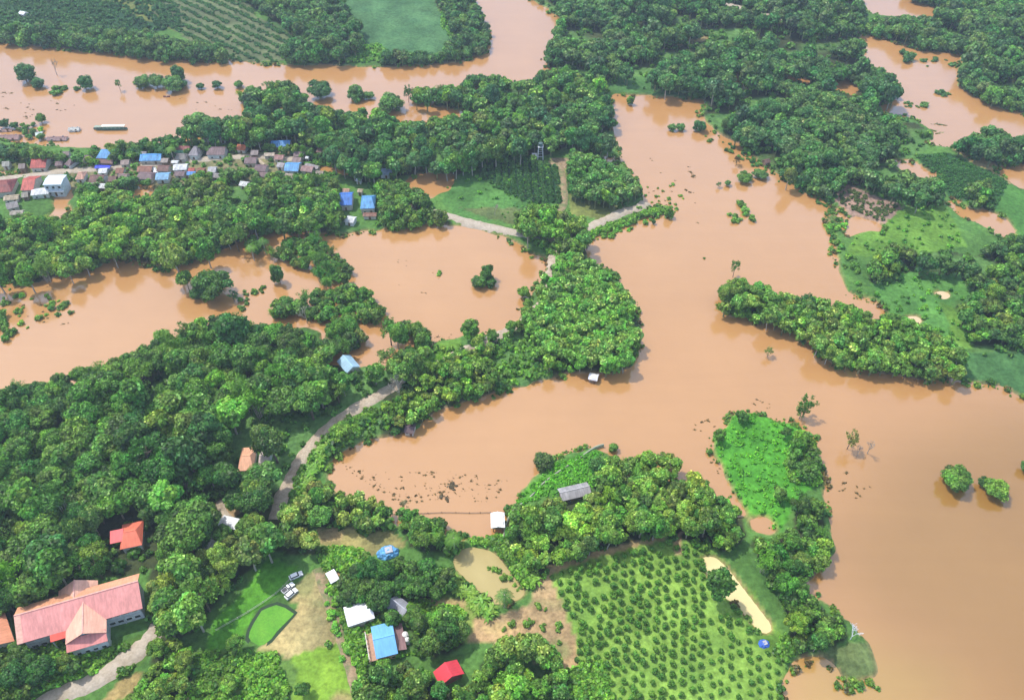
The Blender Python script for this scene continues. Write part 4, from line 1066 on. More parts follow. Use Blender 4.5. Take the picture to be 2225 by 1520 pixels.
# ------------------------------------------------------------------ houses, huts and sheds: ridge ends, half span, eave, rise, colours
BLUE=(0.10,0.34,0.78); SKYB=(0.26,0.52,0.80); RED=(0.56,0.11,0.09); BROWN=(0.24,0.12,0.10); MAUVE=(0.26,0.17,0.18); GREY=(0.36,0.33,0.33); WHITE=(0.85,0.86,0.88); RUST=(0.36,0.15,0.10); TAN=(0.5,0.4,0.27); ORANGE=(0.76,0.22,0.10)
CW=(0.55,0.5,0.42); WW=(0.66,0.66,0.63); WD=(0.25,0.17,0.11)
VG = 'houses of the flooded riverside village'
HS = [
 ((68,347),(101,346),4.0,2.9,1.9,RED,CW,'red gabled house north of the village street, leftmost of that row',0),
 ((148,342),(160,345),3.4,2.8,1.7,MAUVE,WW,'mauve hipped house with white porch north of the village street',1.6),
 ((183,338),(200,339),2.2,2.4,1.1,MAUVE,WW,'small mauve roofed house beside the tall blue roof',0),
 ((213,325),(244,326),3.9,3.0,2.1,(0.16,0.42,0.80),CW,'blue hipped house with a brown lean-to in front, by the river trees',1.6),
 ((208,346),(246,348),1.8,2.2,.8,BROWN,WD,'long low brown shed in front of the blue hipped house',0),
 ((207,360),(239,361),1.4,2.0,.5,(0.05,0.08,0.72),CW,'stall under deep blue sheeting on the village street',0),
 ((214,368),(232,367),2.1,2.2,.8,WHITE,WW,'small white roofed shop below the deep blue stall',0),
 ((164,375),(183,374),3.1,2.8,1.6,PEACH,WW,'peach roofed house south of the village street',1.2),
 ((-18,395),(26,391),5.2,3.4,2.6,(0.34,0.09,0.08),CW,'large dark red house at the left edge of the village',2.5),
 ((50,389),(77,388),5.6,3.2,2.2,(0.60,0.13,0.10),CW,'bright red gabled house between the dark red house and the white block',0),
 ((68,414),(106,410),2.7,2.8,.8,WHITE,WW,'long white roofed annexe in front of the bright red house',0),
 ((8,427),(40,424),2.0,2.4,.8,TAN,CW,'tan roofed shed below the large dark red house',0),
 ((12,444),(37,438),2.5,2.6,1.1,GREY,CW,'weathered grey house at the left edge below the tan shed',0),
 ((22,460),(50,458),1.6,2.2,.6,(0.45,0.4,0.33),CW,'low pale grey shed at the left edge, nearest the wood',0),
 ((196,381),(226,382),3.2,2.8,1.7,BROWN,WW,'brown roofed house with white front beside the peach house',0),
 ((252,366),(269,366),2.2,2.5,1.1,RUST,CW,'small rust red house on the village street',0),
 ((299,362),(330,362),2.4,2.6,1.2,RUST,CW,'rust brown house on the street with dark roof in front',0),
 ((298,375),(333,377),2.9,2.6,1.3,MAUVE,CW,'long mauve brown house just below the rust brown one',1.2),
 ((343,360),(367,361),2.5,2.6,1.2,BROWN,CW,'dark brown house behind the light blue roof',0),
 ((333,363),(339,375),.9,2.2,.4,WHITE,WW,'narrow white lean-to between brown and light blue roofs',0),
 ((339,378),(367,377),2.9,2.6,1.2,SKYB,WW,'light blue roofed house south of the village street',0),
 ((377,359),(406,358),2.5,2.6,1.0,WHITE,WW,'white roofed house on the street, right of dark brown house',0),
 ((380,373),(401,374),1.9,2.3,.9,MAUVE,CW,'small mauve shed in front of the white roofed street house',0),
 ((409,366),(423,366),1.5,2.2,.7,RED,CW,'tiny red roofed stall right of the white street house',0),
 ((406,374),(424,374),1.5,2.2,.6,BLUE,CW,'tiny blue roofed stall just below the tiny red one',0),
 ((305,336),(350,335),3.1,2.7,1.4,(0.12,0.40,0.82),CW,'long bright blue house north of the street, amid trees',0),
 ((306,330),(318,330),1.6,2.6,.8,GREY,CW,'small grey shed behind the long bright blue house',0),
 ((379,318),(412,318),2.1,2.6,1.1,(0.42,0.14,0.14),CW,'faded red house at the back of the grey cluster',0),
 ((381,327),(406,327),1.3,2.3,.5,(0.12,0.34,0.22),CW,'narrow green roofed shed between red and grey roofs',0),
 ((380,335),(405,335),2.6,2.4,1.2,(0.28,0.26,0.25),CW,'grey roofed house in front of the narrow green roof',1.2),
 ((413,319),(434,320),4.2,3.0,2.0,(0.32,0.29,0.32),WW,'large grey hipped house north of the village street',1.6),
 ((373,349),(387,350),1.2,2.2,.5,WHITE,WW,'tiny white kiosk at the roadside below the grey house',0),
 ((451,320),(489,320),3.7,3.0,1.8,MAUVE,WW,'long purple grey house, rightmost of the grey cluster',0),
 ((442,296),(456,296),1.6,2.2,.8,TAN,CW,'small tan hut among trees near the river bank',0),
 ((476,296),(490,295),2.0,2.4,.9,(0.5,0.42,0.38),CW,'small pinkish hut among trees right of the tan hut',0),
 ((452,364),(469,364),2.4,2.6,1.1,(0.62,0.6,0.62),WW,'white grey roofed house below the street, alone in gardens',0),
 ((457,377),(483,379),1.9,2.3,.8,GREY,CW,'grey shed attached below the white grey house',0),
 ((516,314),(535,316),2.3,2.6,1.3,ORANGE,CW,'small orange roofed house among trees',0),
 ((589,307),(630,306),3.1,2.8,1.3,(0.13,0.38,0.78),CW,'wide blue tarpaulin roofed house among trees at back',0),
 ((574,333),(596,333),1.5,2.5,.6,(0.62,0.5,0.38),CW,'cream roofed shed behind the mauve cluster',0),
 ((597,337),(616,338),2.1,2.5,1.0,(0.46,0.24,0.22),CW,'pinkish roofed house beside the cream shed',0),
 ((690,320),(706,322),2.5,2.6,1.1,BROWN,CW,'brown hut in trees at the right end of the village',0),
 ((639,330),(661,331),2.1,2.5,1.0,(0.33,0.22,0.22),CW,'dull mauve hut in trees behind the blue street house',0),
 ((664,340),(671,341),1.0,2.2,.4,WHITE,WW,'tiny white water shed in trees',0),
 ((532,343),(557,343),2.7,2.7,1.3,MAUVE,CW,'dark mauve house where the street ends',0),
 ((562,345),(574,357),.9,2.2,.4,TAN,CW,'narrow tan roof lying diagonally beside dark mauve house',0),
 ((555,359),(579,361),2.7,2.6,1.2,(0.24,0.15,0.17),CW,'purple brown house below the narrow tan roof',0),
 ((560,375),(585,377),1.9,2.4,.8,(0.28,0.18,0.19),CW,'low purple brown shed below the purple brown house',0),
 ((565,388),(583,389),1.7,2.3,.8,(0.34,0.22,0.21),CW,'lowest of the stacked mauve sheds, next to the wood',0),
 ((620,355),(650,356),3.6,2.9,1.6,(0.16,0.44,0.84),WW,'blue roofed house with white carport at the street end',0),
 ((603,354),(617,356),1.9,2.5,.8,(0.5,0.45,0.47),WW,'pale lilac roofed annexe left of blue street end house',0),
 ((656,361),(680,364),2.3,2.5,1.0,(0.42,0.25,0.24),CW,'pinkish brown house standing in orange floodwater',0),
 ((664,355),(692,362),1.4,2.3,.6,GREY,CW,'long narrow grey roof behind the pinkish brown house',0),
 ((617,378),(639,380),1.7,2.3,.7,(0.52,0.42,0.32),CW,'tan roofed shed standing in water below blue house',0),
 ((522,394),(538,397),1.9,2.4,.9,WHITE,WW,'white roofed hut in the wood below the village',0),
 ((827,367),(853,368),2.6,2.7,1.2,(0.40,0.55,0.78),WW,'pale blue roofed house alone in trees right of the village',0),
 ((774,388),(786,389),1.3,2.2,.5,WHITE,WW,'tiny white roofed hut beside the overgrown path',0),
 ((736,421),(765,420),4.9,3.4,2.6,(0.08,0.25,0.74),CW,'tall deep blue house, left of the blue pair',0),
 ((783,428),(814,427),4.9,3.4,2.6,(0.15,0.42,0.80),CW,'light blue house with dark gable, right of the blue pair',1.5),
 ((744,410),(759,411),1.7,2.6,.9,(0.62,0.36,0.25),CW,'peach roofed hut behind the tall deep blue house',0),
 ((777,411),(788,412),1.4,2.4,.6,TAN,CW,'tiny tan hut behind the light blue house',0),
 ((789,464),(818,464),1.4,2.3,.5,(0.3,0.14,0.10),CW,'brown lean-to below the light blue house',0),
 ((751,471),(771,474),2.2,2.5,.9,WHITE,WW,'white roofed hut below the tall deep blue house',0),
 ((884,444),(901,447),2.3,2.5,1.0,(0.34,0.24,0.23),CW,'brown grey house in trees at the end of the lakeside road',0),
 ((894,457),(910,461),2.1,2.4,.9,(0.44,0.34,0.32),CW,'pinkish grey shed in front of the brown grey house',0),
]
FILL = [((120,352),(136,351),2.0,MAUVE,'dull mauve shed between the red and mauve hipped houses'),((262,349),(280,348),2.2,(0.4,0.3,0.27),'brownish hut among shrubs right of the blue hipped house'),
 ((236,384),(252,384),2.2,BROWN,'small brown shed behind the rust red street house'),((258,378),(276,379),2.4,(0.36,.24,.22),'faded brown shed below the rust red street house'),
 ((272,388),(290,389),2.0,(0.42,.3,.26),'pale brown shed at the edge of the flooded yard'),((428,366),(444,367),2.0,RUST,'rust roofed hut between the red stall and white grey house'),
 ((433,378),(450,379),2.1,MAUVE,'dull mauve hut below the rust roofed hut'),((486,352),(502,352),2.0,(0.5,.42,.36),'pale tan kiosk on the street below the purple grey house'),
 ((486,366),(502,367),2.0,BROWN,'brown hut in gardens right of the white grey house'),((509,333),(525,333),2.1,(0.3,.22,.22),'dark mauve hut below the orange roofed house'),
 ((545,327),(561,327),2.1,(0.42,.34,.32),'grey pink hut between the orange and wide blue roofs'),((636,342),(654,343),2.2,(0.38,.26,.24),'brownish roof just above the blue street end house'),
 ((170,352),(181,352),1.6,GREY,'tiny grey shed below the small mauve roofed house'),((350,345),(365,345),1.9,(0.45,.38,.34),'pale brown stall on the street right of the long blue house'),
 ((136,330),(150,329),1.9,(0.34,.26,.25),'brown shed in trees behind the mauve hipped house'),((46,420),(60,418),1.8,(0.5,.44,.36),'tan shed squeezed beside the white annexe'),
 ((186,398),(203,398),2.1,(0.5,.4,.42),'pinkish white annexe below the brown roofed house'),((216,400),(232,401),1.9,WHITE,'white roofed annexe below the brown roofed house'),
 ((588,345),(601,346),1.8,(0.36,.3,.3),'grey hut between the cream shed and lilac annexe'),((686,372),(702,373),2.0,(0.45,.36,.3),'tan brown hut beside the orange floodwater'),
 ((40,357),(54,356),2.0,(0.36,.28,.26),'brown hut left of the red gabled house'),((4,352),(20,351),1.9,(0.5,.48,.42),'pale hut in trees at the left edge above the street')]
for k_, (a, b, S, rc, lb) in [x_ for n_, x_ in enumerate(FILL) if n_ not in (4, 6, 7, 9, 12, 18)] and enumerate([x_ for n_, x_ in enumerate(FILL) if n_ not in (4, 6, 7, 9, 12, 18)]): HS.append((a, b, S, 2.4 + .2 * (k_ % 3), .8 + .15 * (k_ % 4), rc, CW if k_ % 2 else WD, lb, 0))
def grown(a, b, f):
    mx, my = (a[0] + b[0]) / 2, (a[1] + b[1]) / 2
    return (mx + (a[0] - mx) * f, my + (a[1] - my) * f), (mx + (b[0] - mx) * f, my + (b[1] - my) * f)
HS = [(*grown(h[0], h[1], 1.03), h[2] * 1.03, *h[3:]) for h in HS]
for i, (a, b, S, ev, rs_, rc, wc_, lb, hip) in enumerate(HS):
    c, L, rot = frame(a, b, .35 + ev + rs_)
    house('village_house' if L > 2.4 and S > 1.7 else 'village_shed', a, b, S, ev, rs_, rc, wc_, lb, 'house' if L > 2.4 and S > 1.7 else 'shed',
          hip=min(hip, L * .75), over=.35, group=VG, nwin=2 if L > 3 else 1, stain=.5, clear=.5)
# white two storey block
r = house('white_block', (98,389), (138,388), 3.9, 6.2, .5, (0.66,0.76,0.80), (0.60,0.66,0.70), 'white two storey block with pale blue roof at the village street', 'building', over=.25, stain=.15, nwin=3)
for x in (-2.6, 0, 2.6):
    q = MB(); q.box(x - .6, x + .6, -3.72, -3.6, 4.0, 5.2); wq_ = q.build('window', plainm((.6, .6, .6)), r)
    q = MB(); q.box(x - .5, x + .5, -3.75, -3.63, 4.1, 5.1); q.build('pane', M_GLASS, wq_)
q = MB(); q.box(-4.3, 4.3, -4.9, -3.66, 2.9, 3.1); q.build('balcony', plainm((.5, .55, .6)), r)

house('forest_house', (745,771), (767,797), 2.7, 3.2, 1.5, (0.36,0.56,0.70), WW, 'small light blue gabled roof deep in the hillside wood', clear=1.5, over=.4, tile=1.0, stain=.2)
house('peach_house', (518,990), (552,988), 4.6, 3.6, 1.7, (0.80,0.42,0.26), WW, 'peach tiled house half hidden by trees beside the dirt road', hip=1.2, clear=.95, over=.5, stain=.2)
house('annexe', (563,990), (587,989), 3.4, 3.2, 1.0, (0.62,0.50,0.44), WW, 'pale tan roofed annexe right of the peach tiled house', clear=.75, over=.4, stain=.2)
rr = house('orange_house', (258,1158), (306,1148), 4.3, 3.6, 1.9, (0.80,0.20,0.12), WW, 'bright orange red roofed house alone in the wood above the school', hip=1.5, clear=1.8, over=.5, stain=.15)
q = MB(); q.slab([(-5.6, -2.2, 4.4), (-2.0, -2.2, 4.4), (-2.0, 1.6, 5.3), (-5.6, 1.6, 5.3)], .15); q.build('side_roof', roofm((.80, .16, .16), 1, .1), rr)
house('white_shed', (479,1127), (517,1136), 1.9, 2.6, .6, WHITE, WW, 'narrow white roofed shed at the end of the side path', 'shed', over=.2, stain=.15)
house('grey_shed', (446,1169), (479,1177), 2.4, 2.6, .9, (0.62,0.63,0.60), WW, 'weathered white grey shed half covered by trees below the narrow one', 'shed', over=.25, stain=.4)
house('orange_hall', (-26,1338), (-6,1400), 3.4, 4.0, 2.0, (0.80,0.34,0.20), WW, 'orange roofed building cut by the left edge beside the school', over=.5, stain=.15)
house('farm_shed', (750,1336), (808,1317), 3.0, 3.2, .9, (0.86,0.84,0.88), CW, 'long white roofed farm shed beside the dark grove', 'shed', over=.35, stain=.06)
house('grey_cottage', (850,1299), (884,1326), 2.3, 2.8, 1.3, (0.40,0.41,0.47), WD, 'blue grey tin roofed cottage wedged between trees', over=.3, stain=.3)
bh = house('blue_farmhouse', (810,1389), (857,1377), 4.6, 3.6, 1.6, (0.17,0.44,0.80), (0.62,0.36,0.24), 'blue roofed farmhouse with an open side balcony', over=.5, stain=.12, nwin=3)
c, L, rot = frame((810,1389), (857,1377), 5.55)
q = MB(); q.box(-L - 1.9, -L + .4, -4.2, 3.6, 2.0, 2.18); q.build('balcony', plainm((.5, .3, .2)), bh)
for i in range(7):
    y = -4.1 + i * 1.25
    q = MB(); q.box(-L - 1.85, -L - 1.65, y, y + .2, -1.5, 3.3); q.build('post', plainm((.72, .68, .6)), bh)
q = MB(); q.box(-L - 1.84, -L - 1.66, -4.1, 3.6, 3.3, 3.45); q.build('railing', plainm((.72, .68, .6)), bh)
q = MB(); q.slab([(L + .05, -3.6, 3.2), (L + 2.4, -3.6, 2.6), (L + 2.4, 4.0, 2.6), (L + .05, 4.0, 3.2)], .12); q.build('side_roof', roofm((.30, .17, .17), 1, .3), bh)
def tank(px, py, r, h, label):
    x, y, _ = G(px, py, h)
    t = empty('water_tank', (x, y, .4), label=label, cat='water tank')
    mb = MB(); mb.tube((0, 0, .8), (0, 0, h - .3), r, r, 14); mb.tube((0, 0, h - .3), (0, 0, h), r, r * .45, 14); mb.build('tank', plainm((.8, .79, .76), .4), t)
    mb = MB(); mb.box(-r, r, -r, r, -1, .8); mb.build('plinth', plainm((.5, .48, .45)), t)
    BLD.append((px, py, 10, x, y, 1.5))
tank(880, 1377, .8, 3.0, 'white water tank behind the blue roofed farmhouse')
tank(884, 1388, .7, 2.6, 'second smaller white tank behind the blue farmhouse')
house('red_house', (966,1438), (982,1469), 3.4, 3.2, 1.9, (0.72,0.055,0.075), (0.4,0.15,0.12), 'bright crimson gabled house at the bottom edge among trees', over=.5, stain=.12, clear=1.15)
lh = house('lake_hut', (1081,1111), (1082,1144), 2.05, 3.0, .5, (0.88,0.88,0.90), WD, 'white roofed hut on posts in the water beside the peninsula', 'hut', stilts=True, over=.5, stain=.04, base=0)
house('grey_longhouse', (1216,1070), (1281,1055), 2.4, 2.6, 1.1, (0.40,0.38,0.39), WD, 'long low grey roofed house on the grassy peninsula tip', over=.4, stain=.3)
house('float_hut', (1280,813), (1300,817), 1.7, 1.8, .7, (0.80,0.78,0.82), WD, 'tiny white roofed hut afloat below the rounded green grove', 'hut', over=.3, base=0, stain=.3)
house('brown_hut', (880,925), (901,928), 2.0, 1.8, .9, (0.16,0.10,0.11), CW, 'small dark thatched hut standing in water below the green bank', 'hut', over=.3, base=0, stain=.4)
house('hilltop_cabin', (1204,231), (1219,234), 1.8, 2.6, .8, (0.8,0.78,0.82), CW, 'tiny white cabin in the wood above the fenced hilltop field', over=.3)
house('distant_house', (1698,14), (1710,16), 2.0, 2.6, .8, WHITE, CW, 'tiny white house beyond the far road at the top', over=.3)
house('distant_house', (43,24), (55,27), 2.0, 2.6, .9, WHITE, CW, 'tiny white house in the dark field at the top left', over=.3)
house('distant_house', (2197,132), (2212,134), 2.0, 2.4, .9, (0.7,0.66,0.55), CW, 'tiny pale hut near the right edge beyond the water', over=.3)
house('lakeside_hut', (1660,348), (1672,345), 1.6, 2.2, .9, (0.2,0.12,0.1), WD, 'small dark hut on the northern lake shore', 'hut', over=.3)
house('half_sunk_house', (-6,294), (42,293), 2.4, 1.4, 1.1, (0.30,0.17,0.16), CW, 'long brown roof half sunk in the river at the left edge', over=.3, base=-.6)
house('half_sunk_house', (102,298), (145,297), 1.9, 1.2, .9, (0.28,0.17,0.17), CW, 'long brown roof half sunk in the river right of the shrubs', over=.3, base=-.6)
house('half_sunk_house', (76,289), (92,287), 2.0, 1.4, .9, (0.66,0.74,0.68), CW, 'pale roof among half drowned shrubs at the river edge', over=.3, base=-.6)
house('half_sunk_house', (148,278), (172,277), 1.7, 1.4, .7, (0.55,0.55,0.52), WW, 'small grey white hut standing out in the river', over=.3, base=-.5)
house('half_sunk_house', (-6,283), (26,281), 1.0, .9, .5, (0.34,0.2,0.17), CW, 'thin brown roof line at the left edge of the river', over=.2, base=-.6)

def tarp_heap(name, px, py, rx, ry, h, col, label, cat, seed, z=0.6):
    x, y, _ = G(px, py, z + h * .5); rs = np.random.RandomState(seed)
    root = empty(name, (x, y, z), .3, label=label, cat=cat)
    v = ICO2[0].copy()
    bm = bmesh.new(); bmesh.ops.create_icosphere(bm, subdivisions=4, radius=1.0)
    me = bpy.data.meshes.new('sheet')
    for w in bm.verts:
        p = w.co
        n = 1 + .10 * float(vnoise(p.x * 10 + seed, p.y * 10 + p.z * 4, 2.2)) + .05 * float(vnoise(p.x * 10, p.y * 10 + p.z * 5, .9))
        p.x *= rx * n; p.y *= ry * n; p.z = max(p.z * h * n, -.15)
    bm.to_mesh(me); bm.free(); me.materials.append(col)
    put(bpy.data.objects.new('sheet', me), root)
    mb = MB(); mb.box(-rx * .2, rx * .45, -ry * .5, ry * .4, h * .9, h * 1.04); mb.build('board', plainm((.45, .45, .5)), root)
    BLD.append((px, py, rx * pxm(py) * 1.15, x, y, rx))
tarp_heap('covered_stack', 842, 1198, 3.3, 2.3, 2.1, roofm((0.15,0.44,0.80), .3, .3), 'rounded stack under bright blue sheeting beside the dark grove', 'stack', 3)
tarp_heap('covered_stack', 1660, 1397, 1.6, 1.3, 1.0, roofm((0.06,0.16,0.62), .3, .3), 'small stack under dark blue sheeting beside the orchard', 'stack', 5)

# ------------------------------------------------------------------ water tower
def tower():
    x, y, _ = G(1174, 346, .5)
    t = empty('water_tower', (x, y, .4), label='white legged water tower with white service hut at the hilltop field', cat='tower')
    wp = plainm((.82, .82, .84), .5)
    for sx in (-1, 1):
        for sy in (-1, 1):
            mb = MB(); mb.tube((sx * 1.3, sy * 1.3, 0), (sx * .9, sy * .9, 7), .2, .16, 6); mb.build('leg', wp, t)
    mb = MB()
    for z in (2.2, 4.6):
        k = 1.3 - .4 * z / 7
        for a, b in (((-k, -k), (k, -k)), ((k, -k), (k, k)), ((k, k), (-k, k)), ((-k, k), (-k, -k))): mb.tube((*a, z), (*b, z), .09, .09, 5)
    mb.build('brace', wp, t)
    mb = MB(); mb.box(-1.3, 1.3, -1.3, 1.3, 7, 7.2); mb.build('platform', wp, t)
    mb = MB(); mb.tube((0, 0, 7.2), (0, 0, 8.7), 1.1, 1.1, 14); mb.tube((0, 0, 8.7), (0, 0, 9.2), 1.1, .3, 14); mb.build('tank', plainm((.10, .16, .16)), t)
    mb = MB(); mb.box(-1.9, 1.9, -1.7, 1.7, -1, .25); mb.build('slab', plainm((.7, .68, .66)), t)
    x2, y2, _ = G(1161, 346, .5)
    h = empty('pump_house', (x2, y2, .4), label='small white pump house at the foot of the water tower', cat='hut')
    mb = MB(); mb.box(-1, 1, -1, 1, -1, 2.2); mb.build('wall', wp, h)
    mb = MB(); mb.slab([(-1.2, -1.2, 2.2), (1.2, -1.2, 2.2), (1.2, 1.2, 2.7), (-1.2, 1.2, 2.7)], .12); mb.build('roof', plainm((.85, .85, .86)), h)
    mb = MB(); mb.box(-.4, .4, -1.03, -1.005, 0, 1.8); mb.build('door', plainm((.2, .25, .3)), h)
    BLD.append((1172, 332, 22, x, y, 3))
tower()

# ------------------------------------------------------------------ cars, boats
def car(px, py, rz, label, pick=False, col=(0.85, 0.85, 0.86)):
    x, y, _ = G(px, py, 1.2)
    z = max(.4, ground_z(x, y))
    t = empty('pickup_truck' if pick else 'parked_car', (x, y, z + .02), rz, label=label, cat='pickup truck' if pick else 'car', group='vehicles parked by the farmyard')
    t.scale = (.84,) * 3
    paint = plainm(col, .3, .06)
    mb = MB()
    prof = [(-2.25, .35), (2.25, .35), (2.3, .75), (1.9, .92), (1.0, 1.0), (-2.2, 1.02), (-2.3, .8)]
    n = len(mb.v); k = len(prof)
    for s in (-.86, .86): mb.v += [(a, s, b) for a, b in prof]
    mb.f += [tuple(range(n, n + k)), tuple(range(n + 2 * k - 1, n + k - 1, -1))] + [(n + i, n + k + i, n + k + (i + 1) % k, n + (i + 1) % k) for i in range(k)]
    mb.build('body', paint, t)
    x0, x1 = (-.4, 1.0) if pick else (-1.9, 1.0)
    def cab(z0, z1, ins, nm, mat, lift=0):
        mb = MB(); n = len(mb.v)
        mb.v += [(x0, -.8, z0), (x1, -.8, z0), (x1, .8, z0), (x0, .8, z0), (x0 + ins * .5, -.66, z1), (x1 - ins, -.66, z1), (x1 - ins, .66, z1), (x0 + ins * .5, .66, z1)]
        mb.f += [(n, n + 3, n + 2, n + 1), (n + 4, n + 5, n + 6, n + 7), (n, n + 1, n + 5, n + 4), (n + 1, n + 2, n + 6, n + 5), (n + 2, n + 3, n + 7, n + 6), (n + 3, n, n + 4, n + 7)]
        return mb.build(nm, mat, t)
    cab(1.0, 1.5, .5, 'windows', M_GLASS)
    mb = MB(); mb.box(x0 + .22, x1 - .46, -.68, .68, 1.5, 1.58); mb.build('roof', paint, t)
    for sx in (-1.4, 1.45):
        for sy in (-.86, .86):
            mb = MB(); mb.tube((sx, sy - .12, .34), (sx, sy + .12, .34), .34, .34, 12); w = mb.build('wheel', plainm((.02, .02, .02)), t)
            mb = MB(); mb.tube((sx, sy - .135, .34), (sx, sy + .135, .34), .17, .17, 8); mb.build('rim', plainm((.5, .5, .52)), w)
    for sy in (-.6, .6):
        mb = MB(); mb.box(2.24, 2.33, sy - .18, sy + .18, .6, .76); mb.build('headlight', plainm((.8, .8, .75), .2), t)
    if pick:
        mb = MB(); mb.box(-2.15, -.5, -.7, .7, 1.02, 1.05); mb.build('load_bed', plainm((.08, .08, .09)), t)
    BLD.append((px, py, 15, x, y, 2.5))
car(633, 1290, 0.85, 'white car parked on bare earth nearest the fenced rice plot')
car(626, 1277, 0.85, 'white pickup truck parked just above the white car', True)
car(643, 1250, 0.5, 'white car at the corner of the bright green lawn')
house('white_canopy', (712,1254), (731,1244), 1.9, 2.4, .5, (0.86,0.86,0.88), CW, 'white canopy at the edge of the dark grove by the earth path', 'canopy', over=.3, stain=.04)

def hullmb(L, w, h, n=14):
    mb = MB(); rows = []
    for i in range(n + 1):
        t = i / n * 2 - 1; k = w * max(0.02, (1 - abs(t) ** 3)); r = .25 * abs(t) ** 3
        rows.append([(t * L, -k, h + r), (t * L, -k * .6, -.2), (t * L, k * .6, -.2), (t * L, k, h + r)])
    for a, b in zip(rows, rows[1:]):
        for j in range(3): mb.poly([a[j], b[j], b[j + 1], a[j + 1]])
        mb.poly([(a[0][0], a[0][1] * .9, h * .6), (a[3][0], a[3][1] * .9, h * .6), (b[3][0], b[3][1] * .9, h * .6), (b[0][0], b[0][1] * .9, h * .6)])
    return mb
x, y, _ = G(240, 279, .6)
b = empty('long_boat', (x, y, 0), .02, label='long river boat with cream roof and green hull moored off the village', cat='boat')
hullmb(8.4, 1.1, .8).build('hull', plainm((.10, .2, .15)), b)
mb = MB(); mb.box(-4.0, 7.4, -1.0, 1.0, 2.0, 2.15); mb.build('roof', plainm((.75, .74, .62)), b)
mb = MB(); mb.box(-7.6, -4.1, -.95, .95, 1.6, 1.72); mb.build('stern_roof', plainm((.3, .36, .28)), b)
for i in range(8):
    for s in (-.9, .9):
        mb = MB(); mb.box(-7.2 + i * 2, -7.08 + i * 2, s - .05, s + .05, .7, 2.0 if i > 1 else 1.6); mb.build('post', plainm((.4, .4, .35)), b)
x, y, _ = G(362, 210, .2)
b = empty('small_boat', (x, y, 0), .03, label='small dark boat below the tree clump in the middle of the river', cat='boat')
hullmb(1.8, .5, .4, 8).build('hull', plainm((.2, .08, .07)), b)
mb = MB(); mb.box(-.3, .1, -.4, .4, .3, .36); mb.build('bench', plainm((.4, .3, .2)), b)

# ------------------------------------------------------------------ the concrete bank wall of the peninsula, rails and net line in the water
def wall_path(name, pxs, w, h, mat, **kw):
    pts = smooth_path([G(x, y, .9)[:2] for x, y in pxs], 2.0)
    t = np.gradient(pts, axis=0); t /= np.hypot(t[:, 0], t[:, 1])[:, None] + 1e-9
    nr = np.stack([-t[:, 1], t[:, 0]], 1) * w / 2
    v = np.concatenate([np.c_[pts + nr, np.full(len(pts), -1.)], np.c_[pts + nr, np.full(len(pts), h)], np.c_[pts - nr, np.full(len(pts), h)], np.c_[pts - nr, np.full(len(pts), -1.)]])
    n = len(pts); q = []
    for r in range(3):
        a = np.arange(n - 1) + r * n; q.append(np.stack([a, a + n, a + n + 1, a + 1], 1))
    me = NM().add(v, np.ones_like(v), q=np.concatenate(q)).mesh(name, mat)
    return tag(put(bpy.data.objects.new(name, me)), **kw)
wall_path('bank_wall', [(1094,1166),(1099,1142),(1112,1112),(1150,1082),(1178,1052),(1212,1026),(1252,1000),(1292,972),(1312,966)], .38, 1.3, plainm((.34, .37, .27)), label='low pale concrete wall curving around the tip of the peninsula', cat='wall')
mb = MB()
pr = smooth_path([G(x, y, .2)[:2] for x, y in [(838,1117),(900,1116),(960,1113),(1020,1114),(1066,1113)]], 3)
for p, q2 in zip(pr, pr[1:]): mb.tube((*p, .3), (*q2, .3), .09, .09, 4)
for p in pr: mb.tube((*p, -.8), (*p, .7), .08, .08, 4)
tag(mb.build('fence', M_BARK), label='thin drowned fence line running left from the white lake hut', cat='fence')
mb = MB()
pr = smooth_path([G(x, y, .8)[:2] for x, y in [(470,1370),(540,1330),(600,1290),(628,1262)]], 3)
for p, q2 in zip(pr, pr[1:]):
    for z in (1.1, 1.6): mb.tube((*p, z), (*q2, z), .05, .05, 4)
for p in pr: mb.tube((*p, 0), (*p, 1.8), .09, .09, 4)
tag(mb.build('fence', plainm((.5, .48, .4))), label='thin post fence between the lawn and the rice plot', cat='fence')

# bright rice plot inside its dark ditch
RICE = [(539,1372),(545,1358),(550,1350),(560,1334),(567,1322),(582,1318),(600,1309),(622,1318),(643,1330),(632,1343),(618,1358),(604,1374),(590,1389),(575,1404),(560,1404),(543,1396),(538,1385)]
RICE = [(a + 1.2 * math.sin(i * 2.3), b + 1.2 * math.cos(i * 3.1)) for i, (a, b) in enumerate(RICE)]
def plot(name, poly, z, mat, grow): return sheet(name, poly, z, mat, grow)
plot('ditch', RICE, 1.06, plainm((.02, .05, .018)), .55)
m_, n_, o_ = newmat('rice_surface')
ge = n_.nodes.new("ShaderNodeNewGeometry")
cc = mixc(n_, (0.085, 0.30, 0.012), (0.13, 0.36, 0.02), ramp(n_, noise(n_, .25, 4, .6, ge.outputs['Position']), [(.35, 0.), (.65, 1.)]))
cc = mixc(n_, cc, ramp(n_, noise(n_, 2.2, 4, .7, ge.outputs['Position']), [(.3, .75), (.7, 1.12)]), 1.0, 'MULTIPLY')
pp = N(n_, "ShaderNodeBsdfPrincipled", Roughness=.8); n_.links.new(cc, pp.inputs['Base Color']); n_.links.new(pp.outputs[0], o_.inputs[0])
plot('rice_field', RICE, 1.12, m_, -.45)
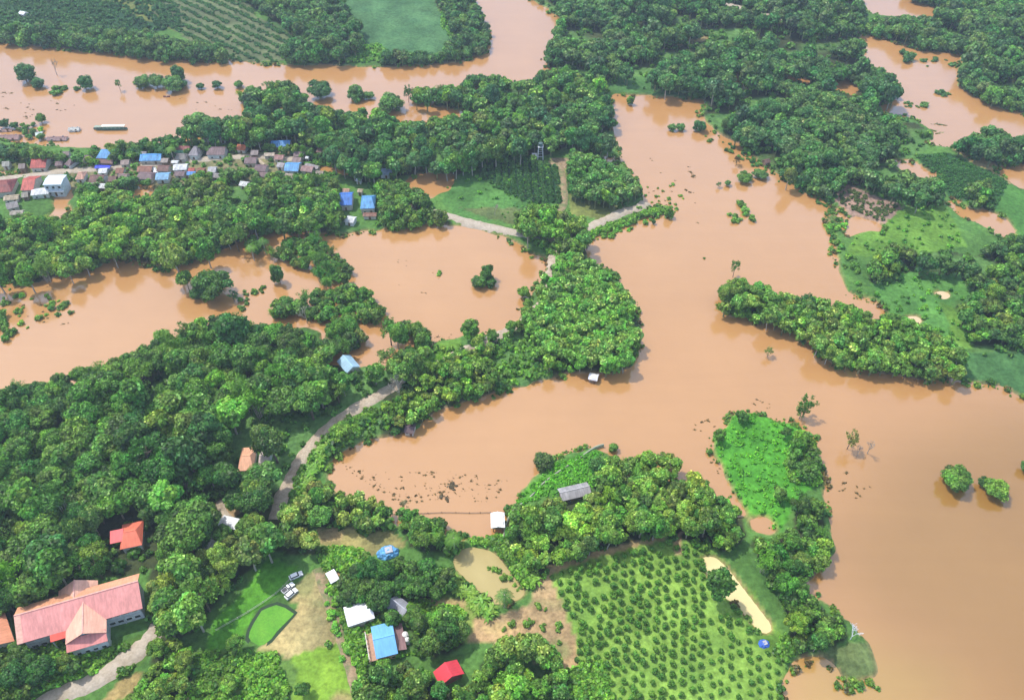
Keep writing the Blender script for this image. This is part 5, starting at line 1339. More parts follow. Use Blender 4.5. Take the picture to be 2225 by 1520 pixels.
# ------------------------------------------------------------------ every tree standing alone: crown centre pixel, crown radius in pixels, kind, tint, squash, label
LONE = [
 (52,161,26,'broad',BL,.9,'dark leaning tree, leftmost of the clump standing in the river'),
 (84,182,15,'broad',BL,.8,'small dark tree between the leaning tree and the bare tree in the river'),
 (182,181,19,'broad',BL,1,'round dark tree at the right end of the left river clump'),
 (256,181,8,'airy',BL2,1.4,'slim lone tree in the river between the two clumps'),
 (308,180,19,'broad',BL2,.8,'low green tree at the left end of the mid river clump'),
 (338,176,20,'broad',BL2,.85,'low green tree second from left in the mid river clump'),
 (384,163,18,'broad',BL,1.3,'tall round topped tree rising from the mid river clump'),
 (370,184,26,'broad',BL2,.8,'wide tree at the front of the mid river clump'),
 (396,184,12,'broad',BL,.8,'small dark tree at the right tip of the mid river clump'),
 (436,187,9,'broad',BL,.8,'tiny tree right of the mid river clump'),
 (472,184,13,'broad',BL,.75,'small round tree between mid river clump and the far bank wood'),
 (520,184,11,'broad',BL2,.8,'small tree at the left tip of the right river wood'),
 (548,199,17,'broad',BL2,.8,'low tree at the left end of the right river wood'),
 (585,188,16,'airy',BL2,1,'greyish open tree above the right river wood'),
 (620,186,17,'airy',BL,.9,'brownish open tree leaning over the river'),
 (692,195,31,'broad',BL,.72,'big dome shaped dark tree alone in the river'),
 (772,202,22,'broad',BL2,.9,'ragged tree standing in the river right of the dome tree'),
 (802,207,13,'broad',BL2,.7,'low bush like tree touching the ragged river tree'),
 (850,222,28,'broad',BL2,.75,'square clump tree standing in the river near the wood'),
 (886,198,12,'airy',BL,1.4,'thin spiky tree at the river edge of the wood'),
 (905,215,18,'broad',BL2,.8,'low tree beside the thin spiky tree'),
 (87,257,12,'broad',MD,1.1,'lone green tree standing in the river above the village'),
 (30,272,10,'broad',BL,.9,'small dark tree by the sunken roofs at the left edge'),
 (8,268,13,'broad',BL,.9,'dark tree at the left edge beside the sunken roofs'),
 (88,297,11,'broad',BL2,.8,'green bush tree beside the pale sunken roof'),
 (425,269,32,'broad',BL2,.7,'wide dark tree at the river edge above the grey house'),
 (378,566,30,'teak',YG,1.3,'tall yellow green tree in the middle of the western lake'),
 (402,604,19,'teak',MD,1,'shorter green tree below the tall yellow green one'),
 (466,618,46,'broad',DK2,.85,'big round dark tree in the western lake'),
 (428,640,20,'broad',DK,.8,'small dark tree at the left foot of the big round one'),
 (505,640,14,'airy',BL,.9,'thin brownish tree right of the big round one'),
 (605,596,18,'broad',DK2,1.7,'upright column shaped tree standing in the western lake'),
 (1057,592,20,'broad',DK,1.3,'pointed dark tree alone in the middle pond'),
 (1040,614,19,'broad',DK2,.75,'low left part tree at the foot of the pointed one'),
 (1068,614,15,'broad',DK,.8,'low right tree at the foot of the pointed one'),
 (1136,635,14,'broad',LT,1.3,'small light green tree at the left edge of the rounded grove'),
 (1148,662,13,'broad',LT,1.1,'second small light tree below it at the grove edge'),
 (1022,716,23,'broad',MD,1,'round tree on the near shore of the middle pond'),
 (1112,714,17,'broad',MD,1,'round tree beside the road end at the middle pond'),
 (1071,735,15,'broad',DK2,.8,'dark low tree between the two round shore trees'),
 (1371,220,9,'broad',MD,1.2,'tiny tree standing at the head of the eastern lake'),
 (1460,276,11,'broad',BL2,.8,'left half of the tiny tree pair in the northern lake arm'),
 (1477,277,12,'broad',BL2,.8,'right half of the tiny tree pair in the northern lake arm'),
 (1524,275,18,'broad',BL,.8,'dark tree standing off the north eastern lake shore'),
 (1602,347,10,'airy',(0.05,.04,.03),.9,'small dark withered tree near the north eastern shore'),
 (1582,398,9,'broad',BL2,.9,'small round tree in the lake left of the low island'),
 (1562,400,7,'airy',BL,.8,'thin small tree left of the small round lake tree'),
 (1617,385,20,'broad',MD,.6,'flat green tree at the left end of the low lake island'),
 (1650,378,20,'broad',BL2,.6,'flat dark tree at the right end of the low lake island'),
 (1453,462,12,'broad',MD,1.3,'upright green tree at the end of the causeway bank'),
 (1420,482,6,'broad',DK2,1.2,'tiny tree in the water below the causeway bank'),
 (1598,578,13,'airy',BL2,1.5,'tall thin tree at the tip of the long wooded spit'),
 (1752,660,22,'airy',BL,1.1,'dark spiky tree rising above the middle of the spit'),
 (1671,762,12,'airy',(0.10,.13,.06),.9,'small pale round tree alone below the spit'),
 (1754,876,22,'airy',DK2,1.2,'ragged tree standing in the lake above the grassy island'),
 (1742,894,14,'airy',DK2,1.0,'lower limb tree at the foot of the ragged lake tree'),
 (1852,950,18,'airy',(0.12,.13,.07),1.4,'pale sparse half dead tree in the lake right of the grassy island'),
 (2086,1046,34,'broad',MD,.85,'large dark round bush tree in the lake, left of three'),
 (2136,1046,14,'broad',DK,.9,'small dark middle tree of the three in the lake'),
 (2163,1060,28,'broad',LT,.85,'bright green round bush tree, right of three in the lake'),
 (2228,1012,16,'broad',DK2,1,'dark tree cut by the right edge of the lake'),
 (1563,948,15,'broad',MD,1.2,'small tree on the left edge of the grassy island'),
 (1608,908,14,'broad',DK2,1,'small dark tree at the top of the grassy island'),
 (1708,944,14,'broad',DK2,1,'small tree at the upper right of the grassy island'),
 (1692,1075,20,'broad',MD,.8,'round bush tree in the lower part of the grassy island'),
 (1790,1018,8,'broad',DK,.9,'tiny dark tree at the right edge of the grassy island'),
 (1178,1006,28,'broad',(0.04,.07,.03),.7,'brownish green leaning tree on the bank wall'),
 (1335,972,13,'broad',MD,.9,'small tree at the outer tip of the peninsula'),
 (1562,1268,34,'teak',DK2,1.1,'tall tree beside the pale pond at the orchard edge'),
 (515,1398,24,'broad',MD,1,'round tree at the lower left corner of the rice plot'),
 (657,1502,20,'broad',DK2,1,'dark round tree at the bottom edge on yellow grass'),
 (505,1490,22,'broad',LT,.9,'light round tree at the bottom edge left of the yellow grass'),
 (742,940,24,'broad',LT,.9,'light green tree at the bend of the dirt road'),
 (553,1015,17,'palm',DK2,1,'palm in front of the peach tiled house'),
 (548,1040,22,'broad',DK2,.9,'round tree covering the front of the peach tiled house'),
 (1096,1292,13,'palm',DK2,.95,'palm at the lower end of the brown pond'),
 (985,1168,27,'palm',MD,1,'palm with drooping pale fronds above the brown pond'),
 (545,536,22,'palm',MD,.9,'palm at the left tip of the wooded spit in the western lake'),
 (570,522,17,'palm',DK2,.9,'palm on the wooded spit just right of the tip palm'),
 (370,323,15,'palm',MD,.8,'palm between the long blue house and the grey cluster'),
 (640,1120,26,'teak',YG,1,'yellow flowered tree at the lower end of the dirt road'),
 (1150,1222,22,'broad',LT,1,'light green round tree at the bottom of the peninsula wood'),
 (880,1398,0,'broad',DK2,1,''),
 (968,1372,28,'broad',DK,1.3,'tall dark oval tree right of the grey cottage'),
 (900,1338,26,'broad',MD,.8,'wide fresh green tree just right of the grey cottage'),
 (850,1345,24,'broad',DK2,.9,'round tree between the white shed and the grey cottage'),
 (1105,1410,30,'teak',YG,1.1,'pale leafed tree left of two on the bare plot'),
 (1170,1410,30,'teak',YG,1.0,'pale leafed tree right of two on the bare plot'),
]
OCC = []
for i, (px, py, rp, kd, tint, sq, lb) in enumerate(LONE):
    if rp == 0: continue
    R, hc = KIND[kd][:2]
    r = rp / pxm(py, 3.0); z = hc * r / R * sq
    if z > 11: z = 11
    x, y, _ = G(px, py, z)
    gz = ground_z(x, y)
    base = min(max(gz, -.1), 1.0)
    if kd == 'palm': r = 3.2; x, y, _ = G(px, py, 8.0 * sq + base)
    drowned = gz < 0
    if drowned and kd == 'broad':
        # flooded trees: the water stands up into the crown
        base = -(hc - 4.5 * .72) * r / R * sq + .2
        x, y, _ = G(px, py, base + hc * r / R * sq)
    tree(kd, x, y, r, tint, lb, seed=500 + i, squash=sq, base=base, group=None)
    OCC.append((x, y, r))

# bare trees
BARE = [(124,163,.95,'pale bare crowned tree among the left river clump','grey'), (668,702,.8,'leafless grey tree on the flooded neck','grey'),
        (870,868,.95,'leafless pale tree on the green bank above the dark hut','grey'), (1884,985,.7,'leafless tree standing in the lake right of the pale sparse tree','grey'),
        (1845,1392,.6,'bleached white dead tree at the corner of the drowned field','white'), (1075,470,.55,'leafless tree at the edge of the hilltop field','grey'), (1862,990,.5,'small dead stump tree below the pale sparse tree','grey')]
for i, (px, py, s, lb, cl) in enumerate(BARE):
    x, y, _ = G(px, py, 0)
    o = put(bpy.data.objects.new('dead_tree', PROTO['bare'][i % 3].copy()))
    if cl == 'white': o.data.materials.clear(); o.data.materials.append(plainm((.75, .76, .8)))
    o.location = (x, y, max(0, ground_z(x, y))); o.scale = (s,) * 3; o.rotation_euler = (0, 0, i * 1.3)
    tag(o, lb, 'dead tree')

# ------------------------------------------------------------------ canopy layout
rsg = np.random.RandomState(11)
grid = {}
def near(x, y, r, f):
    i, j = int(x // 8), int(y // 8)
    for a in range(i - 1, i + 2):
        for b in range(j - 1, j + 2):
            for (u, v, w) in grid.get((a, b), ()):
                if (x - u) ** 2 + (y - v) ** 2 < (f * (r + w)) ** 2: return True
    return False
for x, y, r in OCC: grid.setdefault((int(x // 8), int(y // 8)), []).append((x, y, r))
roadpts = np.concatenate([np.c_[p, np.full(len(p), w)] for i, (p, w) in enumerate(ROADS) if i != SHADY])
shadypts = ROADS[SHADY][0]
bld = np.array([b[:3] for b in BLD]); bxy = np.array([b[3:] for b in BLD])
ALL = []
for reg, (phrase, poly, spc, r0, r1, kinds, ta, tb) in enumerate(CANOPY):
    pa = np.array(poly, float)
    cs = np.array([G(x, y, 5)[:2] for x, y in [(min(max(a, -200), 2450), max(b, -100)) for a, b in poly]])
    lo, hi = cs.min(0) - 4, cs.max(0) + 4
    area = (hi - lo).prod()
    n = int(min(110000, area * 0.42))
    if r1 > 3.5 and reg != 11: r0, r1 = (r0 * .92, r1) if reg in (13, 14) else (r0 * .8, r1 * .9)
    X = lo[0] + rsg.rand(n) * (hi[0] - lo[0]); Y = lo[1] + rsg.rand(n) * (hi[1] - lo[1])
    u = rsg.rand(n); r = r0 + (r1 - r0) * u ** 1.6
    ks = list(kinds); kk = rsg.choice(len(ks), n, p=[kinds[k] for k in ks])
    hc = np.array([KIND[ks[k]][1] / KIND[ks[k]][0] for k in kk]) * r
    sq = 0.8 + .4 * rsg.rand(n)
    Z = hc * sq
    px, py, d = proj(X, Y, Z)
    rp = r * FOC / d
    ok = inpoly(px, py, poly)
    for dx, dy in ((-.4, 0), (.4, 0), (0, -.35), (0, .4)): ok &= inpoly(px + dx * rp, py + dy * rp, poly)
    for h in HOLES: ok &= ~inpoly(px, py, h)
    if reg in GAPS: ok &= vnoise(X + 300, Y, 17) < GAPS[reg]
    ok &= (((px[:, None] - bld[:, 0]) ** 2 + ((py[:, None] - bld[:, 1]) * 1.25) ** 2) > (bld[:, 2] + rp[:, None] * np.where(bld[:, 2] < 30, .5, .7)) ** 2).all(1)
    idx = np.where(ok)[0]
    for k in idx:
        x, y, rr_ = X[k], Y[k], r[k]
        if near(x, y, rr_, spc * .56): continue
        dr = np.hypot(roadpts[:, 0] - x, roadpts[:, 1] - y)
        # keep the roads open towards the camera
        dv = np.hypot(roadpts[:, 0] - x, (roadpts[:, 1] - y - 1.1 * Z[k] * .8))
        if reg not in (10,) and ((dr < roadpts[:, 2] / 2 + rr_ * .5).any() or (dv < roadpts[:, 2] / 2 + rr_ * .3).any()): continue
        if (np.hypot(shadypts[:, 0] - x, shadypts[:, 1] - y) < 1.6).any(): continue
        grid.setdefault((int(x // 8), int(y // 8)), []).append((x, y, rr_))
        gz_ = min(max(ground_z(x, y), -.1), 1.0)
        if gz_ < .1 and ks[kk[k]] == 'broad':
            # flooded trees stand with their lower boughs in the water
            s_ = rr_ / 4.5; gz_ = -(6.2 - 4.5 * .75) * s_ * sq[k]
            x, y, _ = G(px[k], py[k], gz_ + Z[k])
        # clumps of the same shade
        t = np.clip(.48 + .5 * vnoise(x, y, 30) + .42 * rsg.normal(), 0, 1.35)
        if reg == 11: t = .5 + .35 * rsg.normal()
        tint = np.array(ta) * (1 - t) + np.array(tb) * t
        if reg != 11 and rsg.rand() < .10: tint = tint * np.array([1.4, 1.28, 1.1])
        tint = tint * (1 + .1 * rsg.normal(size=3))
        ALL.append(dict(x=x, y=y, r=rr_, kind=ks[kk[k]], tint=np.clip(tint, .01, .4), sq=sq[k], reg=reg, px=px[k], py=py[k], rp=rp[k], t=t,
                        z=gz_, bb=(pa.min(0), pa.max(0))))
print("canopy trees", len(ALL), {k: sum(a['kind'] == k for a in ALL) for k in ('broad', 'teak', 'bamboo')})
ind, rest = [], []
cap = {'broad': 235, 'teak': 290, 'bamboo': 150, 'airy': 120}
for k in cap:
    L_ = sorted([a for a in ALL if a['kind'] == k and -20 < a['px'] < W + 20 and -10 < a['py'] < HH + 30], key=lambda a: -a['rp'])
    out_ = [a for a in ALL if a['kind'] == k and not (-20 < a['px'] < W + 20 and -10 < a['py'] < HH + 30)]
    ind += L_[:cap[k]]; rest += L_[cap[k]:] + out_

KW = {'airy': 'open sparse tree', 'broad': 'broadleaf tree', 'teak': 'teak like tree', 'bamboo': 'feathery bamboo clump'}
cnt = {}
for a in ind:
    lo, hi = a['bb']; fx = (a['px'] - lo[0]) / (hi[0] - lo[0]); fy = (a['py'] - lo[1]) / (hi[1] - lo[1])
    hx = ('left', 'middle', 'right')[min(2, max(0, int(fx * 3)))]; hy = ('back', 'centre', 'front')[min(2, max(0, int(fy * 3)))]
    size = 'large' if a['rp'] > 38 else ('small' if a['rp'] < 22 else 'medium')
    lum = a['tint'][1]
    sh = 'dark' if lum < .095 else ('pale' if lum > .15 else 'mid')
    lbl = f"{size} {sh} {KW[a['kind']]}, {hy} {hx}, {CANOPY[a['reg']][0]}"
    ww = lbl.split()
    if len(ww) > 16: lbl = ' '.join(ww[:16])
    a['label'] = lbl; cnt[lbl] = cnt.get(lbl, 0) + 1
gsh = {}
for i, a in enumerate(ind):
    lbl = a['label']
    g_ = f"trees {CANOPY[a['reg']][0]}" if cnt[lbl] == 1 else lbl.replace(',', '') + ' group'
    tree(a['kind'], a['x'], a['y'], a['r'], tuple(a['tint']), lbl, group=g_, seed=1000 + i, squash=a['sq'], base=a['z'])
print("individual trees", len(ind), "labels", len(cnt), "rest", len(rest))

# the remaining far canopy reads as one wood
fg = NM()
rsq = np.random.RandomState(3)
for a in rest:
    P_ = PROTO['lowteak' if a['kind'] == 'teak' else 'lowbamboo' if a['kind'] == 'bamboo' else 'lowbroad']
    v, c, q, t = P_[rsq.randint(len(P_))]
    s = a['r'] / KIND[a['kind']][0]; an = rsq.rand() * 6.283; ca, sa = math.cos(an), math.sin(an)
    w = v * s; w = np.stack([w[:, 0] * ca - w[:, 1] * sa + a['x'], w[:, 0] * sa + w[:, 1] * ca + a['y'], w[:, 2] * a['sq'] + a['z']], 1)
    fg.add(w, c * a['tint'], q=q, t=t)
    h = KIND[a['kind']][1] * s * a['sq']
    if a['kind'] != 'bamboo':
        k = .28 * s; b8 = np.array([(dx * k, dy * k, zz) for zz in (-1, h) for dx, dy in ((-1, -1), (1, -1), (1, 1), (-1, 1))]) + [a['x'], a['y'], a['z']]
        fg.add(b8, np.full((8, 3), .12), q=[[0, 1, 5, 4], [1, 2, 6, 5], [2, 3, 7, 6], [3, 0, 4, 7]])
fo = put(bpy.data.objects.new('forest', fg.mesh('forest', M_LEAF)))
tag(fo, 'dense blue green woodland covering the far banks and headlands', 'forest', kind='stuff')
fo.color = (1, 1, 1, 1)

# ------------------------------------------------------------------ orchard bushes in rows
def grow_bush(name, proto, x, y, s, tint, label, cat, group, z=None, sq=1.0):
    o = put(bpy.data.objects.new(name, proto))
    o.location = (x, y, ground_z(x, y) if z is None else z); o.scale = (s, s, s * sq); o.rotation_euler = (0, 0, (x * 7.3 + y * 3.1) % 6.28)
    o.color = (*tint, 1)
    return tag(o, label, cat, group)
ORCHARD = [(1196,1243),(1300,1208),(1440,1172),(1500,1188),(1585,1275),(1640,1370),(1700,1408),(1722,1560),(1292,1560),(1245,1390),(1215,1300)]
o0 = np.array(G(1200, 1255, .9)[:2]); ua = np.array(G(1500, 1170, .9)[:2]) - o0; ua /= np.hypot(*ua)
va = np.array(G(1310, 1520, .9)[:2]) - o0; va /= np.hypot(*va)
cand = []
for i in range(-18, 38):
    for j in range(-16, 38):
        p = o0 + ua * i * 2.75 + va * j * 2.55 + (ua * 1.37 if j % 2 else 0)
        p = p + rsg.normal(size=2) * .22
        px, py, d = proj(p[0], p[1], 1.8)
        if inpoly(np.array([float(px)]), np.array([float(py)]), ORCHARD)[0] and rsg.rand() > .05:
            if math.hypot(px - 1560, (py - 1310)) < 30 or math.hypot(px - 1660, py - 1397) < 20: continue
            cand.append((float(p[0]), float(p[1]), float(px), float(py), i, j))
cand.sort(key=lambda c: -c[3])
ob, extra = cand[:300], cand[300:]
print("orchard", len(cand))
for n_i, (x, y, px, py, i, j) in enumerate(ob):
    s = (.76 + .28 * rsg.rand()) * (1 - .2 * (vnoise(x, y, 9) > .5))
    if px > 1500 and py > 1380: s *= .8
    t = rsg.rand(); tint = np.array((0.045, .115, .028)) * (1 - t) + np.array((.075, .165, .035)) * t
    seg = ('back', 'middle', 'front')[min(2, int((py - 1170) / 120))]
    s2 = ('left', 'centre', 'right')[min(2, int(max(0, (px - 1200)) / 175))]
    grow_bush('orchard_bush', PROTO['orchard'][rsg.randint(5)], x, y, s, tint, f'round orchard bush in a planted row, {seg} {s2} of the citrus plot', 'orchard bush', f'orchard bushes, {seg} {s2} part of the plot')
def scatter_stuff(name, polys, n, protos_, rlo, rhi, ta, tb, label, cat, avoid=(), seed=1, zoff=0.0, rows=None):
    rs = np.random.RandomState(seed); g = NM(); made = 0
    dens = n
    for poly in polys:
        cs = np.array([G(min(max(a, -60), 2280), max(b, -60), .8)[:2] for a, b in poly]); lo, hi = cs.min(0), cs.max(0)
        n = int(min(2600, (hi - lo).prod() * .5 * -dens)) if dens < 0 else dens
        X = lo[0] + rs.rand(n * 3) * (hi[0] - lo[0]); Y = lo[1] + rs.rand(n * 3) * (hi[1] - lo[1])
        if rows is not None:
            a_, sp = rows; na = np.array([-math.sin(a_), math.cos(a_)]); tt = X * na[0] + Y * na[1]; sn = np.round(tt / sp) * sp - tt + rs.normal(size=len(X)) * .12 * sp
            X = X + na[0] * sn; Y = Y + na[1] * sn
        px, py, d = proj(X, Y, np.full_like(X, .8))
        ok = inpoly(px, py, poly) & ~inpoly(px, py, HOLES[12]) & ~inpoly(px, py, HOLES[13])
        for av in avoid: ok &= ~inpoly(px, py, av)
        k = np.where(ok)[0][:n]
        for i in k:
            z = ground_z(X[i], Y[i])
            if z < .15: continue
            if rows is None and (np.hypot(roadpts[:, 0] - X[i], roadpts[:, 1] - Y[i]) < roadpts[:, 2] / 2 + .5).any(): continue
            if (np.hypot(bxy[:, 0] - X[i], bxy[:, 1] - Y[i]) < 3).any(): continue
            v, c, q, t = protos_[rs.randint(len(protos_))]
            s = rlo + (rhi - rlo) * rs.rand() ** 2
            tt = np.clip(.5 + .5 * vnoise(X[i], Y[i], 9) + .25 * rs.normal(), 0, 1)
            an = rs.rand() * 6.28; ca, sa = math.cos(an), math.sin(an)
            w = v * s; w = np.stack([w[:, 0] * ca - w[:, 1] * sa + X[i], w[:, 0] * sa + w[:, 1] * ca + Y[i], w[:, 2] + z + zoff], 1)
            g.add(w, c * (np.array(ta) * (1 - tt) + np.array(tb) * tt), q=q, t=t); made += 1
    if not made: return
    o = put(bpy.data.objects.new(name, g.mesh(name, M_LEAF))); o.color = (1, 1, 1, 1)
    tag(o, label, cat, kind='stuff'); print(name, made)
tuft = [crown_broad(300 + i, R=1.0, hc=.35, flat=.55, npuff=4, nleaf=34, leaf=.5, contrast=.3, core=(ICO1[0], ICO1[1])).arrays() for i in range(4)]
if extra:
    g = NM()
    for (x, y, px, py, i, j) in extra:
        v, c, q, t = crown_broad(100 + (i + j) % 5, R=1.25, hc=1.0, flat=.85, npuff=6, nleaf=90, leaf=.5).arrays() if False else tuft[(i + j) % 4]
        g.add(v * 1.2 + [x, y, ground_z(x, y) + .5], c * np.array((.055, .135, .03)), q=q, t=t)
    o = put(bpy.data.objects.new('orchard_far_rows', g.mesh('orchard_far_rows', M_LEAF))); tag(o, 'farthest rows of small citrus bushes at the back of the orchard', 'orchard bushes', kind='stuff')
scatter_stuff('undergrowth', [p for p, *_ in [(CANOPY[12][1],), (CANOPY[24][1],)]] + [
    [(1500,1180),(1560,1195),(1700,1370),(1745,1410),(1700,1430),(1640,1400),(1590,1270)], [(1150,440),(1240,455),(1285,520),(1200,560),(1120,505)], [(1240,515),(1395,462),(1475,455),(1440,470),(1290,525)],
    [(700,1190),(800,1200),(780,1260),(700,1290)], [(690,1250),(745,1240),(800,1440),(780,1540),(700,1300)],
    [(620,1050),(700,940),(800,890),(850,880),(720,990),(640,1090)], [(420,1420),(600,1420),(640,1540),(420,1540)], [(1000,1160),(1110,1170),(1160,1260),(1190,1250),(1120,1290),(1060,1195)],
    [(880,1300),(1010,1320),(1010,1400),(900,1420),(820,1440),(700,1400),(760,1380)], [(1240,1460),(1310,1440),(1330,1540),(1250,1540)], [(10,1400),(330,1400),(280,1460),(120,1540),(0,1540)]],
    420, tuft, .7, 2.0, MD, (0.13, .27, .05), 'weeds, creepers and low scrub along banks, tracks and plot edges', 'undergrowth', seed=4)
# half drowned growth straggling along every waterline
def shoreline():
    rs = np.random.RandomState(77); g = NM(); n = 0
    X = -430 + rs.rand(260000) * 860; Y = 75 + rs.rand(260000) * 520
    px, py, d = proj(X, Y, np.zeros_like(X))
    i = np.clip(np.searchsorted(gx, X), 0, nx - 1); j = np.clip(np.searchsorted(gy, Y), 0, ny - 1)
    mm = m[j, i]; zz = GZ[j, i]
    ok = (mm > .12) & (mm < .75) & (zz < .6) & (vnoise(X, Y, 11) + .5 * vnoise(X, Y, 3) > .02) & (px > -40) & (px < W + 40) & (py > -40) & (py < HH + 40)
    for _, p in PONDS: ok &= ~inpoly(px, py, p)
    k = np.where(ok)[0]; rs.shuffle(k)
    for q_ in k[:5200]:
        v, c, q, t = tuft[rs.randint(4)]
        s = .35 + 1.5 * rs.rand() ** 2.4; tt = rs.rand(); an = rs.rand() * 6.28; ca, sa = math.cos(an), math.sin(an)
        w = v * s; w = np.stack([w[:, 0] * ca - w[:, 1] * sa + X[q_], w[:, 0] * sa + w[:, 1] * ca + Y[q_], w[:, 2] + max(-.1, zz[q_])], 1)
        col = np.array((.045, .11, .035)) * (1 - tt) + np.array((.12, .20, .05)) * tt
        if rs.rand() < .12: col = np.array((.10, .075, .045))
        g.add(w, c * col, q=q, t=t)
    o = put(bpy.data.objects.new('shoreline_scrub', g.mesh('shoreline_scrub', M_LEAF)))
    tag(o, 'half drowned weeds and creepers straggling along the waterlines', 'shoreline weeds', kind='stuff')
shoreline()
UNDER = [[(a, b + 14) for a, b in c[1]] for c in CANOPY]
scatter_stuff('understory', UNDER, -0.055, tuft, 1.1, 3.2, (0.03,.085,.03), (0.085,.18,.045), 'shrubby understory and creepers along the edges of the woods', 'undergrowth', seed=44)
scatter_stuff('lake_shore_scrub', [[(1555,930),(1600,893),(1740,925),(1780,1050),(1720,1100),(1700,1155),(1620,1110),(1555,990)], [(1340,965),(1200,1010),(1115,1095),(1150,1090),(1290,1060),(1290,1000)]],
    330, tuft, .45, 1.1, (0.07,.23,.03), (0.11,.31,.04), 'tussocky bright grass on the island and the peninsula tip', 'grass', seed=14)
scatter_stuff('field_scrub', [PAINT[14][0], PAINT[18][0], PAINT[7][0]],
    60, tuft, .6, 1.7, (0.05,.14,.035), (0.11,.26,.045), 'tussocks and shrubs dotting the green fields at the right', 'scrub', seed=5)
scatter_stuff('hill_field_crop', [PAINT[8][0]], 1100, tuft, 1.0, 1.5, (0.022,.07,.026), (0.04,.105,.035), 'dense dark green crop filling the hilltop field', 'crop', seed=6, rows=(1.62, 3.3))
ang = math.atan2(G(640,125)[1]-G(400,10)[1], G(640,125)[0]-G(400,10)[0])
scatter_stuff('row_crop', [PAINT[2][0]], 1700, tuft, .9, 1.4, (0.03,.09,.045), (0.05,.13,.055), 'bushes in straight rows on the field across the river', 'crop', seed=7, rows=(ang, 6.4))
scatter_stuff('dark_field_crop', [PAINT[0][0]], 2400, tuft, 1.2, 2.4, (0.022,.075,.042), (0.045,.115,.055), 'dense dark crop covering the field at the top left', 'crop', seed=8)
scatter_stuff('meadow_hedge', [[(640,60),(740,96),(835,100),(842,138),(740,134),(640,100)],[(960,-20),(1010,30),(1000,110),(960,60)]], 330, tuft, 1.2, 2.4, (0.06,.15,.05), (0.12,.26,.06), 'bright bushes at the near edge of the pale green field', 'scrub', seed=9)
scatter_stuff('ploughed_plot_crop', [[(1822,440),(1832,408),(1950,450),(1920,480),(1860,465)]], 150, tuft, .8, 1.2, (0.05,.07,.03), (0.07,.1,.04), 'sparse dark plants dotted over the brown ploughed plot', 'crop', seed=10)
scatter_stuff('spit_crop', [[(1990,340),(2060,335),(2190,395),(2160,455),(2070,430)]], 900, tuft, .7, 1.1, (0.025,.085,.035), (0.045,.13,.045), 'dark green crop on the strip beside the tan bank', 'crop', seed=12)
scatter_stuff('village_gardens', [[(130,330),(420,315),(640,330),(640,400),(420,400),(130,400)], [(640,330),(730,340),(730,400),(640,400)], [(800,395),(930,440),(975,480),(820,490)]], 330, tuft, .8, 1.8, (0.04,.12,.04), (0.1,.22,.05), 'garden bushes between the village houses', 'garden', seed=13)

# hedges of bright plants beside the brown pond
for n_i, (x0, y0, x1, y1, k, lb) in enumerate([(970,1255,1070,1338,20,'bright banana plant in the strip left of the brown pond'), (1112,1192,1165,1270,12,'bright banana plant in the strip right of the brown pond'), (655,1062,720,955,12,'bright banana plant beside the bend of the dirt road'), (1225,520,1268,552,6,'bright banana plant at the flooded road junction')]):
    for i in range(k):
        t = (i + .5) / k
        x, y, _ = G(x0 + (x1 - x0) * t + rsg.normal() * 5, y0 + (y1 - y0) * t + rsg.normal() * 4, 1.5)
        o = grow_bush('banana_plant', PROTO['banana'][i % 3], x, y, .5 + .3 * rsg.rand(), (.075 + .03 * rsg.rand(), .17, .04), lb, 'banana plant', lb.replace('plant', 'plants'), z=max(.3, ground_z(x, y)))

# shrubs standing in shallow water and on open ground
def shrubs(polys, n, r0, r1, ta, tb, label, group, seed, sq=.8, name='shrub', cat='shrub', minz=-9, key='shrub'):
    rs = np.random.RandomState(seed)
    for poly in polys:
        p = np.array(poly, float); lo, hi = p.min(0), p.max(0); c = 0; tries = 0
        while c < n and tries < 4000:
            tries += 1
            q = lo + rs.rand(2) * (hi - lo)
            if not inpoly(q[:1], q[1:], poly)[0]: continue
            x, y, _ = G(q[0], q[1], .4)
            t = rs.rand(); r = r0 + (r1 - r0) * rs.rand() ** 2
            grow_bush(name, PROTO[key][rs.randint(len(PROTO[key]))], x, y, r / 1.6, np.array(ta) * (1 - t) + np.array(tb) * t, label, cat, group, z=max(-.15, min(.9, ground_z(x, y))), sq=sq); c += 1
shrubs([[(0,610),(60,612),(150,650),(150,680),(90,700),(0,735)]], 30, .7, 1.9, MD, (0.14,.26,.05), 'green shrub half drowned in the shallows of the western lake, left edge', 'drowned shrubs at the left edge of the western lake', 21)
shrubs([[(100,660),(150,652),(155,680),(105,690)]], 6, 1.2, 2.0, DK2, MD, 'dark shrub in the small knot of shrubs off the western lake shore', 'knot of shrubs off the western lake shore', 22)
shrubs([[(-20,690),(30,690),(40,715),(20,738),(-20,740)]], 9, 1.6, 3.0, DK2, MD, 'dense green shrub on the islet at the left edge', 'shrubs of the islet at the left edge', 23, sq=1)
shrubs([[(1400,395),(1470,395),(1490,430),(1470,445),(1400,450)]], 16, .6, 1.3, MD, (0.12,.2,.05), 'small shrub poking out of the water beside the causeway end', 'drowned shrubs beside the causeway', 24)
shrubs([[(1578,470),(1605,440),(1640,448),(1640,480),(1620,498),(1580,490)]], 12, 1.2, 2.4, MD, (0.1,.2,.06), 'green shrub of the small drowned thicket in the lake', 'drowned thicket in the eastern lake', 25)
shrubs([[(1395,455),(1475,445),(1490,455),(1440,472),(1300,525),(1290,520)]], 22, .9, 1.9, MD, (0.1,.24,.05), 'green shrub on the bank beside the causeway road', 'shrubs on the causeway bank', 26)
shrubs([[(1700,385),(1760,405),(1812,438),(1800,450),(1740,425),(1690,395)]], 44, .6, 1.2, BL, MD, 'small dark bush in the drowned orchard rows along the lake shore', 'bushes of the drowned lakeside orchard', 27)
